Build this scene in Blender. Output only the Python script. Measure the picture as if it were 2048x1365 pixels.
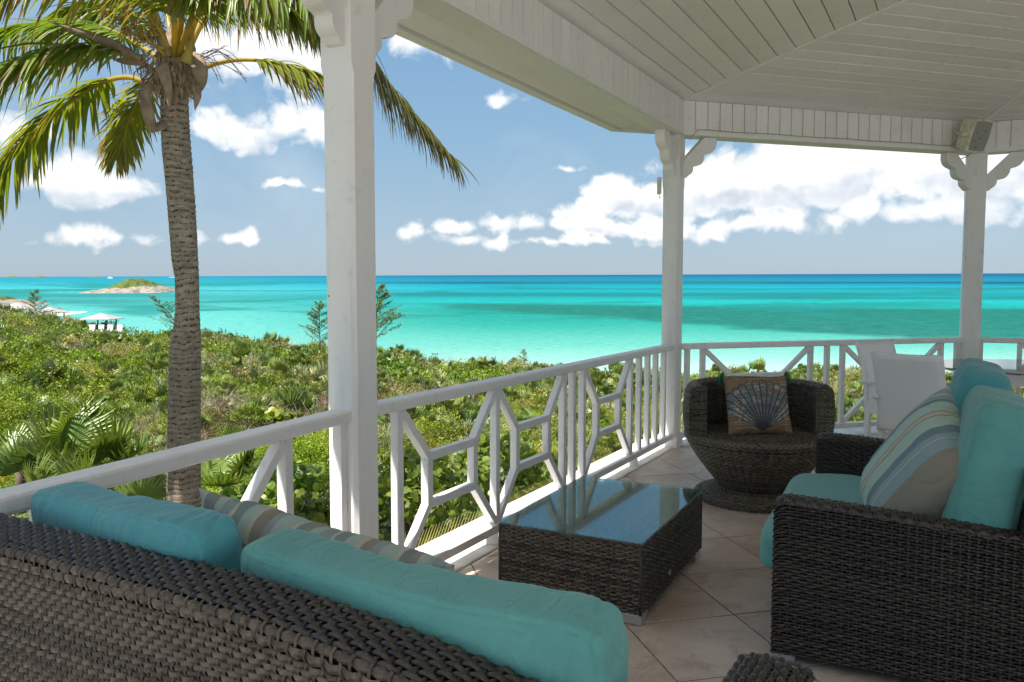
import bpy, bmesh, math, random
import numpy as np
from mathutils import Vector, Matrix, noise
R=math.radians; PI=math.pi
rnd=random.Random(7); nrg=np.random.default_rng(5)
S=bpy.context.scene
for o in list(bpy.data.objects): bpy.data.objects.remove(o)
# ------------------------------------------------------------ camera
FPX,TH,HE=1607.7,0.067,1.5
cam=bpy.data.cameras.new('camera'); co=bpy.data.objects.new('camera',cam); S.collection.objects.link(co); S.camera=co
co.location=(0,0,HE); co.rotation_euler=(PI/2-TH,0,0)
cam.sensor_fit='HORIZONTAL'; cam.sensor_width=36; cam.lens=FPX/2048*36; cam.clip_end=20000; cam.clip_start=.05
# ------------------------------------------------------------ light and sky
SUN_AZ,SUN_EL=-128,57
sl=bpy.data.lights.new('sun','SUN'); sl.energy=4.5; sl.angle=R(.53); sl.color=(1,.95,.87)
so=bpy.data.objects.new('sun',sl); S.collection.objects.link(so)
sd=Vector((math.sin(R(SUN_AZ))*math.cos(R(SUN_EL)),math.cos(R(SUN_AZ))*math.cos(R(SUN_EL)),math.sin(R(SUN_EL))))
so.rotation_euler=(-sd).to_track_quat('-Z','Y').to_euler()
S.view_settings.view_transform='Standard'; S.view_settings.look='None'; S.view_settings.gamma=1
S.view_settings.exposure=1.15
S.cycles.diffuse_bounces=6
try: S.view_settings.use_curve_mapping=False
except Exception: pass
W=bpy.data.worlds.new('World'); S.world=W; W.use_nodes=True
nt=W.node_tree; nt.nodes.clear()
def N(t,typ,**kw):
    n=t.nodes.new(typ)
    for k,v in kw.items(): setattr(n,k,v)
    return n
def setin(t,sock,v):
    if isinstance(v,bpy.types.NodeSocket): t.links.new(v,sock)
    elif v is not None: sock.default_value=v
def M(t,op,a,b=None,c=None,clamp=False):
    n=N(t,'ShaderNodeMath',operation=op); n.use_clamp=clamp
    setin(t,n.inputs[0],a); setin(t,n.inputs[1],b)
    if c is not None: setin(t,n.inputs[2],c)
    return n.outputs[0]
def MIX(t,f,a,b,mode='MIX'):
    n=N(t,'ShaderNodeMix',data_type='RGBA',blend_type=mode)
    setin(t,n.inputs[0],f)
    for s,v in ((n.inputs[6],a),(n.inputs[7],b)):
        if isinstance(v,tuple) and len(v)==3: v=(*v,1)
        setin(t,s,v)
    return n.outputs[2]
def RAMP(t,f,stops,interp='LINEAR'):
    n=N(t,'ShaderNodeValToRGB'); cr=n.color_ramp; cr.interpolation=interp
    while len(cr.elements)<len(stops): cr.elements.new(.5)
    for e,(p,c) in zip(cr.elements,stops):
        e.position=p; e.color=(*c,1) if len(c)==3 else c
    setin(t,n.inputs[0],f); return n.outputs[0]
def MR(t,v,a,b,c=0,d=1,smooth=False):
    n=N(t,'ShaderNodeMapRange'); n.clamp=True
    if smooth: n.interpolation_type='SMOOTHSTEP'
    setin(t,n.inputs[0],v)
    for i,x in enumerate((a,b,c,d)): setin(t,n.inputs[i+1],x)
    return n.outputs[0]
def NOI(t,vec,scale,detail=4,rough=.5,dist=0,color=False):
    n=N(t,'ShaderNodeTexNoise'); setin(t,n.inputs['Vector'],vec)
    n.inputs['Scale'].default_value=scale; n.inputs['Detail'].default_value=detail
    n.inputs['Roughness'].default_value=rough; n.inputs['Distortion'].default_value=dist
    return n.outputs[1 if color else 0]
tc=N(nt,'ShaderNodeTexCoord'); sep=N(nt,'ShaderNodeSeparateXYZ'); nt.links.new(tc.outputs['Generated'],sep.inputs[0])
dx,dy,dz=sep.outputs
az=M(nt,'ARCTAN2',dx,dy); el=M(nt,'ARCSINE',dz)
sky=N(nt,'ShaderNodeTexSky',sky_type='NISHITA'); sky.sun_disc=False
sky.sun_elevation=R(SUN_EL); sky.sun_rotation=R(SUN_AZ); sky.air_density=1.0; sky.dust_density=.6; sky.ozone_density=1.2; sky.altitude=0
# soft cumulus banks: (azimuth, elevation, half width, half height, weight) in degrees
clouds=[(-17.5,10.1,4.6,1.7,.95),(-14.8,10.6,2.6,1.6,.8),(-20.5,10.6,2.2,1.2,.8),(-16.5,14.9,5.2,2.9,1.0),(-20,18.5,7,2.6,.8),(-15.9,6.8,2.6,.5,.7),(-13.6,6.6,.9,.5,.6),(-28.5,6.6,3.2,1.9,1.0),(-25.6,5.8,2.6,1.1,.9),(-31.5,9,2.6,1.6,.75),(-26,3.2,4.6,.8,.55),(-19.4,3.1,1.3,.45,.5),
 (-7.3,3.6,.95,.75,.95),(-4.3,3.8,1.5,.65,.95),(-1.5,4.2,1.7,.95,1.0),(1.0,4.2,1.9,.9,1.0),(4.0,4.3,3.4,.9,.85),(2.4,3.0,8.5,.5,.75),(3.7,5.3,1.8,.5,.5),(-.9,12.8,2.1,.5,.5),(4.1,8.4,1.7,.35,.4),(-7,16.2,3,1.2,.5),
 (8.3,6.2,2.6,2.3,1.45),(8.2,4.0,5.4,1.2,1.3),(13.6,6.2,3.3,2.5,1.5),(17.6,6.6,3.8,3.0,1.5),(21.5,7.4,4.4,3.6,1.7),(26,7.4,5,3.5,1.7),(31,7.4,5,3.4,1.6),(36,7.4,6,3.2,1.0),(15,3.9,8,1.1,.95),(27,4.7,9,1.4,1.0),(43,8,9,4,.9),
 (-45,12,9,4,.8),(-62,7,12,3,.9),(70,9,14,4,.9),(100,14,12,6,.8),(-95,12,16,5,.8),(150,10,18,5,.9),(-150,9,18,5,.9)]
warp=NOI(nt,tc.outputs['Generated'],9,5,.6,0)
mask=None; shade=None
wz=M(nt,'MULTIPLY',M(nt,'SUBTRACT',warp,.5),R(3.0))
elw=M(nt,'ADD',el,wz); azw=M(nt,'ADD',az,M(nt,'MULTIPLY',wz,1.6))
for (ca,ce,wa,we,k) in clouds:
    X=M(nt,'MULTIPLY',M(nt,'SUBTRACT',azw,R(ca)),1/R(wa))
    Yv=M(nt,'MULTIPLY',M(nt,'SUBTRACT',elw,R(ce)),1/R(we))
    Yb=M(nt,'MULTIPLY',M(nt,'MINIMUM',Yv,0),1.5)
    Y2=M(nt,'ADD',M(nt,'MAXIMUM',Yv,0),Yb)
    r2=M(nt,'SQRT',M(nt,'ADD',M(nt,'MULTIPLY',X,X),M(nt,'MULTIPLY',Y2,Y2)))
    g=M(nt,'MULTIPLY',M(nt,'SUBTRACT',1.28,r2),k*1.45)
    mask=g if mask is None else M(nt,'SMOOTH_MAX',mask,g,.35)
    b=M(nt,'MULTIPLY',Yv,M(nt,'MULTIPLY',M(nt,'MAXIMUM',g,0),1.0))
    shade=b if shade is None else M(nt,'ADD',shade,b)
gen=MR(nt,NOI(nt,tc.outputs['Generated'],2.3,4,.55),.40,.62,-1.0,1.3)
gen=M(nt,'MULTIPLY',gen,1)
hi=MR(nt,el,R(17),R(26),0,1,True)
gmask=M(nt,'SUBTRACT',M(nt,'ADD',gen,1),M(nt,'ADD',M(nt,'MULTIPLY',M(nt,'SUBTRACT',1,hi),3),1))
mask=M(nt,'MAXIMUM',mask,gmask)
G=tc.outputs['Generated']
wv=N(nt,'ShaderNodeVectorMath',operation='MULTIPLY_ADD'); nt.links.new(NOI(nt,G,16,3,.5,0,True),wv.inputs[0]); wv.inputs[1].default_value=(.05,.05,.05); nt.links.new(G,wv.inputs[2])
def puff(vec,sc):
    v=N(nt,'ShaderNodeTexVoronoi',feature='F1'); nt.links.new(vec,v.inputs['Vector']); v.inputs['Scale'].default_value=sc; return M(nt,'SUBTRACT',.45,v.outputs['Distance'])
sh1=M(nt,'ADD',M(nt,'MULTIPLY',M(nt,'SUBTRACT',NOI(nt,wv.outputs[0],15,7,.58,.15),.5),4.0),M(nt,'ADD',M(nt,'MULTIPLY',puff(wv.outputs[0],20),1.0),M(nt,'MULTIPLY',puff(wv.outputs[0],46),.85)))
ofs=N(nt,'ShaderNodeVectorMath',operation='ADD'); nt.links.new(wv.outputs[0],ofs.inputs[0]); ofs.inputs[1].default_value=(-.006,0,.011)
rl=M(nt,'ADD',M(nt,'MULTIPLY',M(nt,'SUBTRACT',NOI(nt,wv.outputs[0],17,3,.5),NOI(nt,ofs.outputs[0],17,3,.5)),3.6),M(nt,'MULTIPLY',M(nt,'SUBTRACT',puff(wv.outputs[0],20),puff(ofs.outputs[0],20)),1.1))
dens=M(nt,'ADD',mask,sh1)
cov=MR(nt,dens,-.05,1.05,0,1,True)
wisp=M(nt,'MULTIPLY',MR(nt,NOI(nt,G,3.2,6,.6,.5),.48,.75,0,.22),MR(nt,el,R(1),R(8)))
cov=M(nt,'MAXIMUM',cov,wisp)
top=MR(nt,shade,-.55,.35,0,1,True)
rel=M(nt,'MULTIPLY',rl,.42)
thick=MR(nt,dens,.2,2.2,.0,.10)
cs=M(nt,'ADD',M(nt,'ADD',M(nt,'MULTIPLY',top,.40),.50),M(nt,'SUBTRACT',rel,thick),clamp=True)
ccol=RAMP(nt,cs,[(0,(.50,.57,.66)),(.35,(.70,.75,.82)),(.62,(.93,.95,.97)),(1,(1.06,1.05,1.03))])
skc=MIX(nt,1.0,sky.outputs[0],(.86,.98,.97),'MULTIPLY')
hz=MR(nt,el,R(-1),R(20),0,1)
grad=RAMP(nt,hz,[(0,(3.1,3.75,4.6)),(.2,(2.85,3.75,4.85)),(.5,(2.15,3.5,4.9)),(1,(1.5,3.0,4.9))])
skc=MIX(nt,MR(nt,el,R(8),R(60),.82,.25),skc,grad)
bg1=N(nt,'ShaderNodeBackground'); nt.links.new(skc,bg1.inputs[0]); bg1.inputs[1].default_value=.0635
bg2=N(nt,'ShaderNodeBackground'); nt.links.new(ccol,bg2.inputs[0]); bg2.inputs[1].default_value=.51
mxs=N(nt,'ShaderNodeMixShader'); nt.links.new(cov,mxs.inputs[0]); nt.links.new(bg1.outputs[0],mxs.inputs[1]); nt.links.new(bg2.outputs[0],mxs.inputs[2])
wo=N(nt,'ShaderNodeOutputWorld'); nt.links.new(mxs.outputs[0],wo.inputs[0])
# ------------------------------------------------------------ helpers
COL=S.collection
_c,_s=math.cos(TH),math.sin(TH)
def ray(u,v):
    a=(u-1024)/FPX; b=(682.5-v)/FPX
    return Vector((a,_c+b*_s,-_s+b*_c))
def aty(u,v,Y):
    d=ray(u,v); t=Y/d.y; return Vector((d.x*t,Y,HE+d.z*t))
def atz(u,v,z):
    d=ray(u,v); t=(z-HE)/d.z; return Vector((d.x*t,d.y*t,z))
def tag(o,label=None,cat=None,group=None,kind=None):
    if label: o['label']=label
    if cat: o['category']=cat
    if group: o['group']=group
    if kind: o['kind']=kind
    return o
def empty(name,loc,rz=0):
    o=bpy.data.objects.new(name,None); COL.objects.link(o); o.location=loc; o.rotation_euler=(0,0,rz); o.empty_display_size=.1
    return o
def kids(o,_c={}): return [c for c in COL.objects if c.parent==o]
def copy_tree(o,parent=None):
    c=o.copy(); COL.objects.link(c); c.parent=parent
    for ch in kids(o): copy_tree(ch,c)
    return c
class MB:
    def __init__(s): s.v=[]; s.f=[]; s.c=[]
    def add(s,vs,fs,col=None):
        n=len(s.v); s.v+= [tuple(p) for p in vs]; s.f+=[tuple(i+n for i in f) for f in fs]
        if col is not None: s.c+=[col]*len(fs)
        return s
    def box(s,c,size,mat=None):
        hx,hy,hz=[k/2 for k in size]; m=mat or Matrix.Identity(3); c=Vector(c)
        vs=[c+m@Vector((x*hx,y*hy,z*hz)) for x in(-1,1) for y in(-1,1) for z in(-1,1)]
        return s.add(vs,[(0,1,3,2),(4,6,7,5),(0,4,5,1),(2,3,7,6),(0,2,6,4),(1,5,7,3)])
    def beam(s,a,b,w,h,up=(0,0,1)):
        a=Vector(a);b=Vector(b); x=(b-a); L=x.length; x.normalize(); up=Vector(up)
        y=up.cross(x)
        if y.length<1e-4: y=Vector((0,1,0)).cross(x)
        y.normalize(); z=x.cross(y)
        return s.box((a+b)/2,(L,w,h),Matrix((x,y,z)).transposed())
    def prism(s,poly,fn,t0,t1):
        n=len(poly); vs=[fn(p[0],p[1],t0) for p in poly]+[fn(p[0],p[1],t1) for p in poly]
        fs=[tuple(range(n))[::-1],tuple(range(n,2*n))]+[(i,(i+1)%n,(i+1)%n+n,i+n) for i in range(n)]
        return s.add(vs,fs)
    def tube(s,path,rad,k=8,cap=True,col=None):
        path=[Vector(p) for p in path]; n=len(path)
        if not isinstance(rad,(list,tuple)): rad=[rad]*n
        t0=(path[1]-path[0]).normalized(); ref=Vector((0,0,1)) if abs(t0.z)<.9 else Vector((1,0,0))
        x=t0.cross(ref).normalized(); vs=[]
        for i,p in enumerate(path):
            t=(path[min(i+1,n-1)]-path[max(i-1,0)]).normalized()
            x=(x-t*x.dot(t)).normalized(); y=t.cross(x)
            for j in range(k):
                a=2*PI*j/k; vs.append(p+(x*math.cos(a)+y*math.sin(a))*rad[i])
        fs=[(i*k+j,i*k+(j+1)%k,(i+1)*k+(j+1)%k,(i+1)*k+j) for i in range(n-1) for j in range(k)]
        if cap: fs+=[tuple(range(k))[::-1],tuple((n-1)*k+j for j in range(k))]
        return s.add(vs,fs,col)
    def mesh(s,name,m=None,smooth=False):
        me=bpy.data.meshes.new(name); me.from_pydata(s.v,[],s.f); me.update()
        if m: me.materials.append(m)
        if smooth: me.shade_smooth()
        if s.c and len(s.c)==len(s.f):
            at=me.color_attributes.new('Col','FLOAT_COLOR','CORNER')
            arr=np.ones((len(me.loops),4),dtype=np.float32)
            cnt=np.array([len(f) for f in s.f]); cc=np.array([tuple(c)[:3] for c in s.c],dtype=np.float32)
            arr[:,:3]=np.repeat(cc,cnt,axis=0); at.data.foreach_set('color',arr.ravel())
        return me
    def build(s,name,m,parent=None,smooth=False,bevel=0,loc=None):
        o=bpy.data.objects.new(name,s.mesh(name,m,smooth)); COL.objects.link(o)
        if parent: o.parent=parent
        if loc is not None: o.location=loc
        if bevel:
            b=o.modifiers.new('b','BEVEL'); b.width=bevel; b.segments=2; b.limit_method='ANGLE'
        return o
def npobj(name,V,F,m,parent=None,smooth=True,col=None):
    """V (n,3), F (m,k) quads or tris as numpy"""
    me=bpy.data.meshes.new(name); V=np.asarray(V,dtype=np.float32); F=np.asarray(F,dtype=np.int32); k=F.shape[1]
    me.vertices.add(len(V)); me.vertices.foreach_set('co',V.ravel())
    me.loops.add(F.size); me.loops.foreach_set('vertex_index',F.ravel())
    me.polygons.add(len(F)); me.polygons.foreach_set('loop_start',np.arange(len(F),dtype=np.int32)*k)
    if smooth: me.polygons.foreach_set('use_smooth',np.ones(len(F),dtype=bool))
    if col is not None:
        at=me.color_attributes.new('Col','FLOAT_COLOR','POINT' if len(col)==len(V) else 'CORNER')
        c=np.ones((len(col),4),dtype=np.float32); c[:,:3]=col
        if len(col)==len(F) and len(col)!=len(V): c=np.repeat(c,k,axis=0)
        at.data.foreach_set('color',c.ravel())
    me.update(calc_edges=True); me.validate()
    me.materials.append(m); o=bpy.data.objects.new(name,me); 
    if parent!='none':
        COL.objects.link(o)
        if parent: o.parent=parent
    return o
# ------------------------------------------------------------ materials
def mat(name,base=(.5,.5,.5),rough=.6,spec=.4,var=None,vscale=3,bump=None,attr=None,rndv=0,trans=0,metal=0,sheen=0):
    m=bpy.data.materials.new(name); m.use_nodes=True; t=m.node_tree; b=t.nodes['Principled BSDF']
    b.inputs['Roughness'].default_value=rough; b.inputs['Specular IOR Level'].default_value=spec; b.inputs['Metallic'].default_value=metal
    tcn=N(t,'ShaderNodeTexCoord'); c=(*base,1)
    if attr:
        a=N(t,'ShaderNodeVertexColor',layer_name=attr); c=a.outputs[0]
    if var is not None:
        f=MR(t,NOI(t,tcn.outputs['Object'],vscale,6,.6),.35,.65); c=MIX(t,f,c,(*var,1))
    if rndv:
        oi=N(t,'ShaderNodeObjectInfo'); h=N(t,'ShaderNodeHueSaturation'); setin(t,h.inputs['Color'],c if isinstance(c,bpy.types.NodeSocket) else None)
        if not isinstance(c,bpy.types.NodeSocket): h.inputs['Color'].default_value=c
        t.links.new(MR(t,oi.outputs['Random'],0,1,1-rndv,1+rndv),h.inputs['Value'])
        r2=M(t,'FRACT',M(t,'MULTIPLY',oi.outputs['Random'],7.31)); t.links.new(MR(t,r2,0,1,.5-rndv*.06,.5+rndv*.04),h.inputs['Hue']); c=h.outputs[0]
    setin(t,b.inputs['Base Color'],c)
    if bump:
        sc,st=bump[:2]; bn=N(t,'ShaderNodeBump'); bn.inputs['Strength'].default_value=st; bn.inputs['Distance'].default_value=.01 if len(bump)<3 else bump[2]
        t.links.new(NOI(t,tcn.outputs['Object'],sc,5,.6),bn.inputs['Height']); t.links.new(bn.outputs[0],b.inputs['Normal'])
    if trans:
        tr=N(t,'ShaderNodeBsdfTranslucent'); 
        tcx=MIX(t,1.0,c if isinstance(c,bpy.types.NodeSocket) else tuple(c[:3]),(1.5,1.35,.55),'MULTIPLY'); t.links.new(tcx,tr.inputs[0])
        mx=N(t,'ShaderNodeMixShader'); mx.inputs[0].default_value=trans
        t.links.new(b.outputs[0],mx.inputs[1]); t.links.new(tr.outputs[0],mx.inputs[2]); t.links.new(mx.outputs[0],t.nodes['Material Output'].inputs[0])
    if sheen: b.inputs['Sheen Weight'].default_value=sheen
    m['_c']=0
    return m
def paint(name,base,dirt=(.5,.48,.40)):
    m=bpy.data.materials.new(name); m.use_nodes=True; t=m.node_tree; b=t.nodes['Principled BSDF']
    tcn=N(t,'ShaderNodeTexCoord'); P=tcn.outputs['Object']
    oi=N(t,'ShaderNodeObjectInfo')
    c=MIX(t,MR(t,NOI(t,P,2.2,5,.6),.35,.7,0,.35),base,tuple(k*.86 for k in base))
    c=MIX(t,MR(t,NOI(t,P,9,8,.7,.4),.58,.76,0,.6),c,dirt)
    mpd=N(t,'ShaderNodeMapping'); t.links.new(P,mpd.inputs[0]); mpd.inputs['Scale'].default_value=(22,22,1.6); c=MIX(t,MR(t,NOI(t,mpd.outputs[0],1,6,.65),.55,.8,0,.35),c,dirt)
    vo=N(t,'ShaderNodeTexVoronoi'); t.links.new(P,vo.inputs['Vector']); vo.inputs['Scale'].default_value=6
    sp=MR(t,vo.outputs['Distance'],.024,.038,1,0); sp=M(t,'MULTIPLY',sp,MR(t,NOI(t,P,4,2),.42,.5))
    c=MIX(t,M(t,'MULTIPLY',sp,.75),c,(.10,.09,.07))
    hs=N(t,'ShaderNodeHueSaturation'); t.links.new(c,hs.inputs['Color']); t.links.new(MR(t,oi.outputs['Random'],0,1,.95,1.04),hs.inputs['Value'])
    t.links.new(hs.outputs[0],b.inputs['Base Color']); b.inputs['Roughness'].default_value=.42; b.inputs['Specular IOR Level'].default_value=.4
    bn=N(t,'ShaderNodeBump'); bn.inputs['Strength'].default_value=.25; bn.inputs['Distance'].default_value=.004
    mp=N(t,'ShaderNodeMapping'); t.links.new(P,mp.inputs[0]); mp.inputs['Scale'].default_value=(14,14,2.5)
    t.links.new(NOI(t,mp.outputs[0],3,6,.65,.5),bn.inputs['Height']); t.links.new(bn.outputs[0],b.inputs['Normal'])
    return m
white=paint('white_painted_wood',(.83,.81,.80)); ceilm=paint('white_ceiling_boards',(.85,.83,.82))
dark_gap=mat('dark_gap',(.20,.20,.17),.9)
ledge_m=mat('ledge_paint',(.82,.81,.78),.6,.3,var=(.62,.60,.55),vscale=6)
plastic_w=mat('white_mesh_fabric',(.84,.85,.84),.7,.3,bump=(250,.15,.002)); alu_w=mat('white_aluminium',(.84,.84,.83),.35,.5)
cream=mat('cream_plastic',(.80,.77,.64),.45,.4,var=(.5,.46,.36),vscale=12); greyp=mat('grey_grille',(.33,.33,.30),.7,.3,bump=(300,.5,.003))
metal=mat('brushed_aluminium',(.55,.55,.54),.38,.5,metal=.7); cable_m=mat('cable',(.38,.36,.30),.6)
def wicker_mat(name,a,b,rough=.42):
    m=bpy.data.materials.new(name); m.use_nodes=True; t=m.node_tree; p=t.nodes['Principled BSDF']
    at=N(t,'ShaderNodeVertexColor',layer_name='Col'); sx=N(t,'ShaderNodeSeparateColor'); t.links.new(at.outputs[0],sx.inputs[0])
    tcn=N(t,'ShaderNodeTexCoord')
    c=MIX(t,MR(t,sx.outputs[0],.05,.95),a,b); c=MIX(t,MR(t,NOI(t,tcn.outputs['Object'],60,4,.7),.4,.75,0,.45),c,tuple(k*.55 for k in a))
    t.links.new(c,p.inputs['Base Color']); p.inputs['Roughness'].default_value=rough; p.inputs['Specular IOR Level'].default_value=.5
    bn=N(t,'ShaderNodeBump'); bn.inputs['Strength'].default_value=.3; bn.inputs['Distance'].default_value=.002
    t.links.new(NOI(t,tcn.outputs['Object'],180,3,.6),bn.inputs['Height']); t.links.new(bn.outputs[0],p.inputs['Normal'])
    return m
wick_dark=wicker_mat('dark_brown_wicker',(.018,.0145,.012),(.062,.050,.040),.30)
wick_back=wicker_mat('brightened_back_wicker',(.070,.052,.037),(.19,.15,.11),.27)  # paler copy of the dark wicker, light on the back put into its colour
wick_grey=wicker_mat('grey_brown_wicker',(.035,.027,.020),(.20,.16,.115),.42)
wick_round=wicker_mat('olive_grey_wicker',(.034,.029,.021),(.20,.175,.125),.45)
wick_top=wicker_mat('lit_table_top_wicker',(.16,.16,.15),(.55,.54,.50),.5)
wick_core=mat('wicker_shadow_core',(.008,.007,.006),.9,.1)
def fabric(name,base,var):
    m=mat(name,base,.85,.2,var=var,vscale=2.5,sheen=.25); t=m.node_tree; b=t.nodes['Principled BSDF']
    tcn=N(t,'ShaderNodeTexCoord'); bn=N(t,'ShaderNodeBump'); bn.inputs['Strength'].default_value=.55; bn.inputs['Distance'].default_value=.007
    mpf=N(t,'ShaderNodeMapping'); t.links.new(tcn.outputs['Object'],mpf.inputs[0]); mpf.inputs['Scale'].default_value=(2.2,1,1)
    h=M(t,'ADD',M(t,'SUBTRACT',1,M(t,'POWER',M(t,'ABSOLUTE',M(t,'MULTIPLY',M(t,'SUBTRACT',NOI(t,mpf.outputs[0],5,4,.55,1.2),.5),3.2)),.6)),M(t,'MULTIPLY',NOI(t,tcn.outputs['Object'],500,1),.06))
    t.links.new(h,bn.inputs['Height']); t.links.new(bn.outputs[0],b.inputs['Normal']); return m
teal=fabric('teal_canvas',(.125,.37,.345),(.105,.32,.305)); teal2=fabric('blue_teal_canvas',(.085,.335,.375),(.07,.285,.325))
def stripe_mat(name,stops,axis,per,off=0):
    m=bpy.data.materials.new(name); m.use_nodes=True; t=m.node_tree; b=t.nodes['Principled BSDF']
    tcn=N(t,'ShaderNodeTexCoord'); sp=N(t,'ShaderNodeSeparateXYZ'); t.links.new(tcn.outputs['Object'],sp.inputs[0])
    w=M(t,'ADD',M(t,'MULTIPLY',sp.outputs[axis],1/per),M(t,'ADD',M(t,'MULTIPLY',M(t,'SUBTRACT',NOI(t,tcn.outputs['Object'],7,2),.5),.02),off))
    c=RAMP(t,M(t,'FRACT',w),stops,'CONSTANT')
    c=MIX(t,MR(t,NOI(t,tcn.outputs['Object'],90,3,.7),.3,.7,0,.18),c,(.25,.25,.22))
    t.links.new(c,b.inputs['Base Color']); b.inputs['Roughness'].default_value=.85; b.inputs['Specular IOR Level'].default_value=.2
    bn=N(t,'ShaderNodeBump'); bn.inputs['Strength'].default_value=.3; bn.inputs['Distance'].default_value=.004
    t.links.new(NOI(t,tcn.outputs['Object'],8,4,.6,.8),bn.inputs['Height']); t.links.new(bn.outputs[0],b.inputs['Normal'])
    return m
SG,TL,BL,TP,CR,DB=(.38,.52,.47),(.16,.27,.29),(.25,.36,.39),(.26,.24,.195),(.48,.45,.37),(.15,.24,.27)
stripes_a=stripe_mat('broad_coastal_stripes',[(0,SG),(.09,BL),(.13,SG),(.15,CR),(.165,BL),(.20,CR),(.21,DB),(.25,SG),(.36,TP),(.375,CR),(.41,TP),(.42,SG),(.53,DB),(.60,BL),(.645,CR),(.66,BL),(.76,TP)],0,.68,.5)
_mx=lambda c,k:tuple(a*(1-k)+b*k for a,b in zip(c,(.27,.25,.20)))
stripes_b=stripe_mat('narrow_coastal_stripes',[(0,_mx(SG,.25)),(.10,_mx(BL,.4)),(.2,CR),(.24,_mx(TL,.4)),(.34,_mx(SG,.3)),(.46,CR),(.50,TP),(.6,_mx(BL,.4)),(.68,_mx(SG,.3)),(.82,CR),(.86,_mx(DB,.4)),(.94,TP)],0,.34)
_t=stripes_b.node_tree; _b=_t.nodes['Principled BSDF']; _cc=_b.inputs['Base Color'].links[0].from_socket; _tc=N(_t,'ShaderNodeTexCoord'); _sp=N(_t,'ShaderNodeSeparateXYZ'); _t.links.new(_tc.outputs['Object'],_sp.inputs[0])
_t.links.new(MIX(_t,M(_t,'GREATER_THAN',_sp.outputs[1],M(_t,'ADD',.165,M(_t,'MULTIPLY',_sp.outputs[0],-.05))),MIX(_t,M(_t,'MULTIPLY',MR(_t,NOI(_t,_tc.outputs['Object'],30,3),.4,.6),.5),(.25,.225,.175),(.31,.285,.23)),_cc),_b.inputs['Base Color'])
taupe=mat('taupe_linen',(.27,.25,.20),.9,.2,var=(.22,.20,.16),vscale=14,bump=(60,.3,.004)); fluffy=mat('beige_bouclé'.replace('é','e'),(.55,.45,.36),.95,.1,var=(.42,.34,.27),vscale=30,bump=(70,1,.02))
green_t=mat('green_tassel',(.05,.26,.12),.9,.1,var=(.03,.16,.08),vscale=40)
shell_m=mat('shell_print',(.5,.5,.5),.9,.2,attr='Col',bump=(120,.35,.003))
def tile_mat():
    m=bpy.data.materials.new('stone_tile'); m.use_nodes=True; t=m.node_tree; b=t.nodes['Principled BSDF']
    g=N(t,'ShaderNodeNewGeometry'); P=g.outputs['Position']; oi=N(t,'ShaderNodeObjectInfo')
    mp=N(t,'ShaderNodeVectorMath',operation='ADD'); t.links.new(P,mp.inputs[0])
    cx=N(t,'ShaderNodeCombineXYZ'); t.links.new(M(t,'MULTIPLY',oi.outputs['Random'],37),cx.inputs[0]); t.links.new(M(t,'MULTIPLY',oi.outputs['Random'],71),cx.inputs[1]); t.links.new(cx.outputs[0],mp.inputs[1]); Q=mp.outputs[0]
    c=MIX(t,MR(t,NOI(t,Q,2.6,7,.62,.6),.3,.72),(.66,.55,.46),(.42,.325,.26))
    c=MIX(t,MR(t,NOI(t,Q,7,8,.7,1.2),.52,.66,0,.75),c,(.30,.225,.18))
    c=MIX(t,MR(t,NOI(t,Q,26,6,.7),.60,.70,0,.6),c,(.80,.71,.63))
    c=MIX(t,M(t,'MULTIPLY',oi.outputs['Random'],.25),c,(.72,.60,.52))
    t.links.new(c,b.inputs['Base Color']); t.links.new(MR(t,NOI(t,Q,5,4),.3,.7,.28,.5),b.inputs['Roughness']); b.inputs['Specular IOR Level'].default_value=.4
    bn=N(t,'ShaderNodeBump'); bn.inputs['Strength'].default_value=.35; bn.inputs['Distance'].default_value=.003; t.links.new(NOI(t,Q,14,8,.7),bn.inputs['Height']); t.links.new(bn.outputs[0],b.inputs['Normal'])
    return m
tilem=tile_mat(); grout=mat('brown_grout',(.30,.21,.165),.9,.1,var=(.09,.06,.05),vscale=20)
def glass_mat(name,tint,rough=.02,tr=.75):
    m=bpy.data.materials.new(name); m.use_nodes=True; t=m.node_tree; b=t.nodes['Principled BSDF']
    b.inputs['Base Color'].default_value=(*tint,1); b.inputs['Roughness'].default_value=rough; b.inputs['Specular IOR Level'].default_value=.6; b.inputs['IOR'].default_value=1.5
    tp=N(t,'ShaderNodeBsdfTransparent'); tp.inputs[0].default_value=(.80,.90,.92,1); mx=N(t,'ShaderNodeMixShader')
    gl=N(t,'ShaderNodeBsdfGlossy'); gl.inputs[0].default_value=(.86,.90,.84,1); gl.inputs['Roughness'].default_value=rough
    fr=N(t,'ShaderNodeFresnel'); fr.inputs[0].default_value=1.40
    m1=N(t,'ShaderNodeMixShader'); m1.inputs[0].default_value=tr; t.links.new(b.outputs[0],m1.inputs[1]); t.links.new(tp.outputs[0],m1.inputs[2])
    t.links.new(M(t,'MULTIPLY',fr.outputs[0],.62,clamp=True),mx.inputs[0]); t.links.new(m1.outputs[0],mx.inputs[1]); t.links.new(gl.outputs[0],mx.inputs[2])
    t.links.new(mx.outputs[0],t.nodes['Material Output'].inputs[0]); return m
glass=glass_mat('clear_table_glass',(.10,.16,.17),.02,.92); glass_d=glass_mat('grey_table_glass',(.10,.11,.14),.05,.2)
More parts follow.
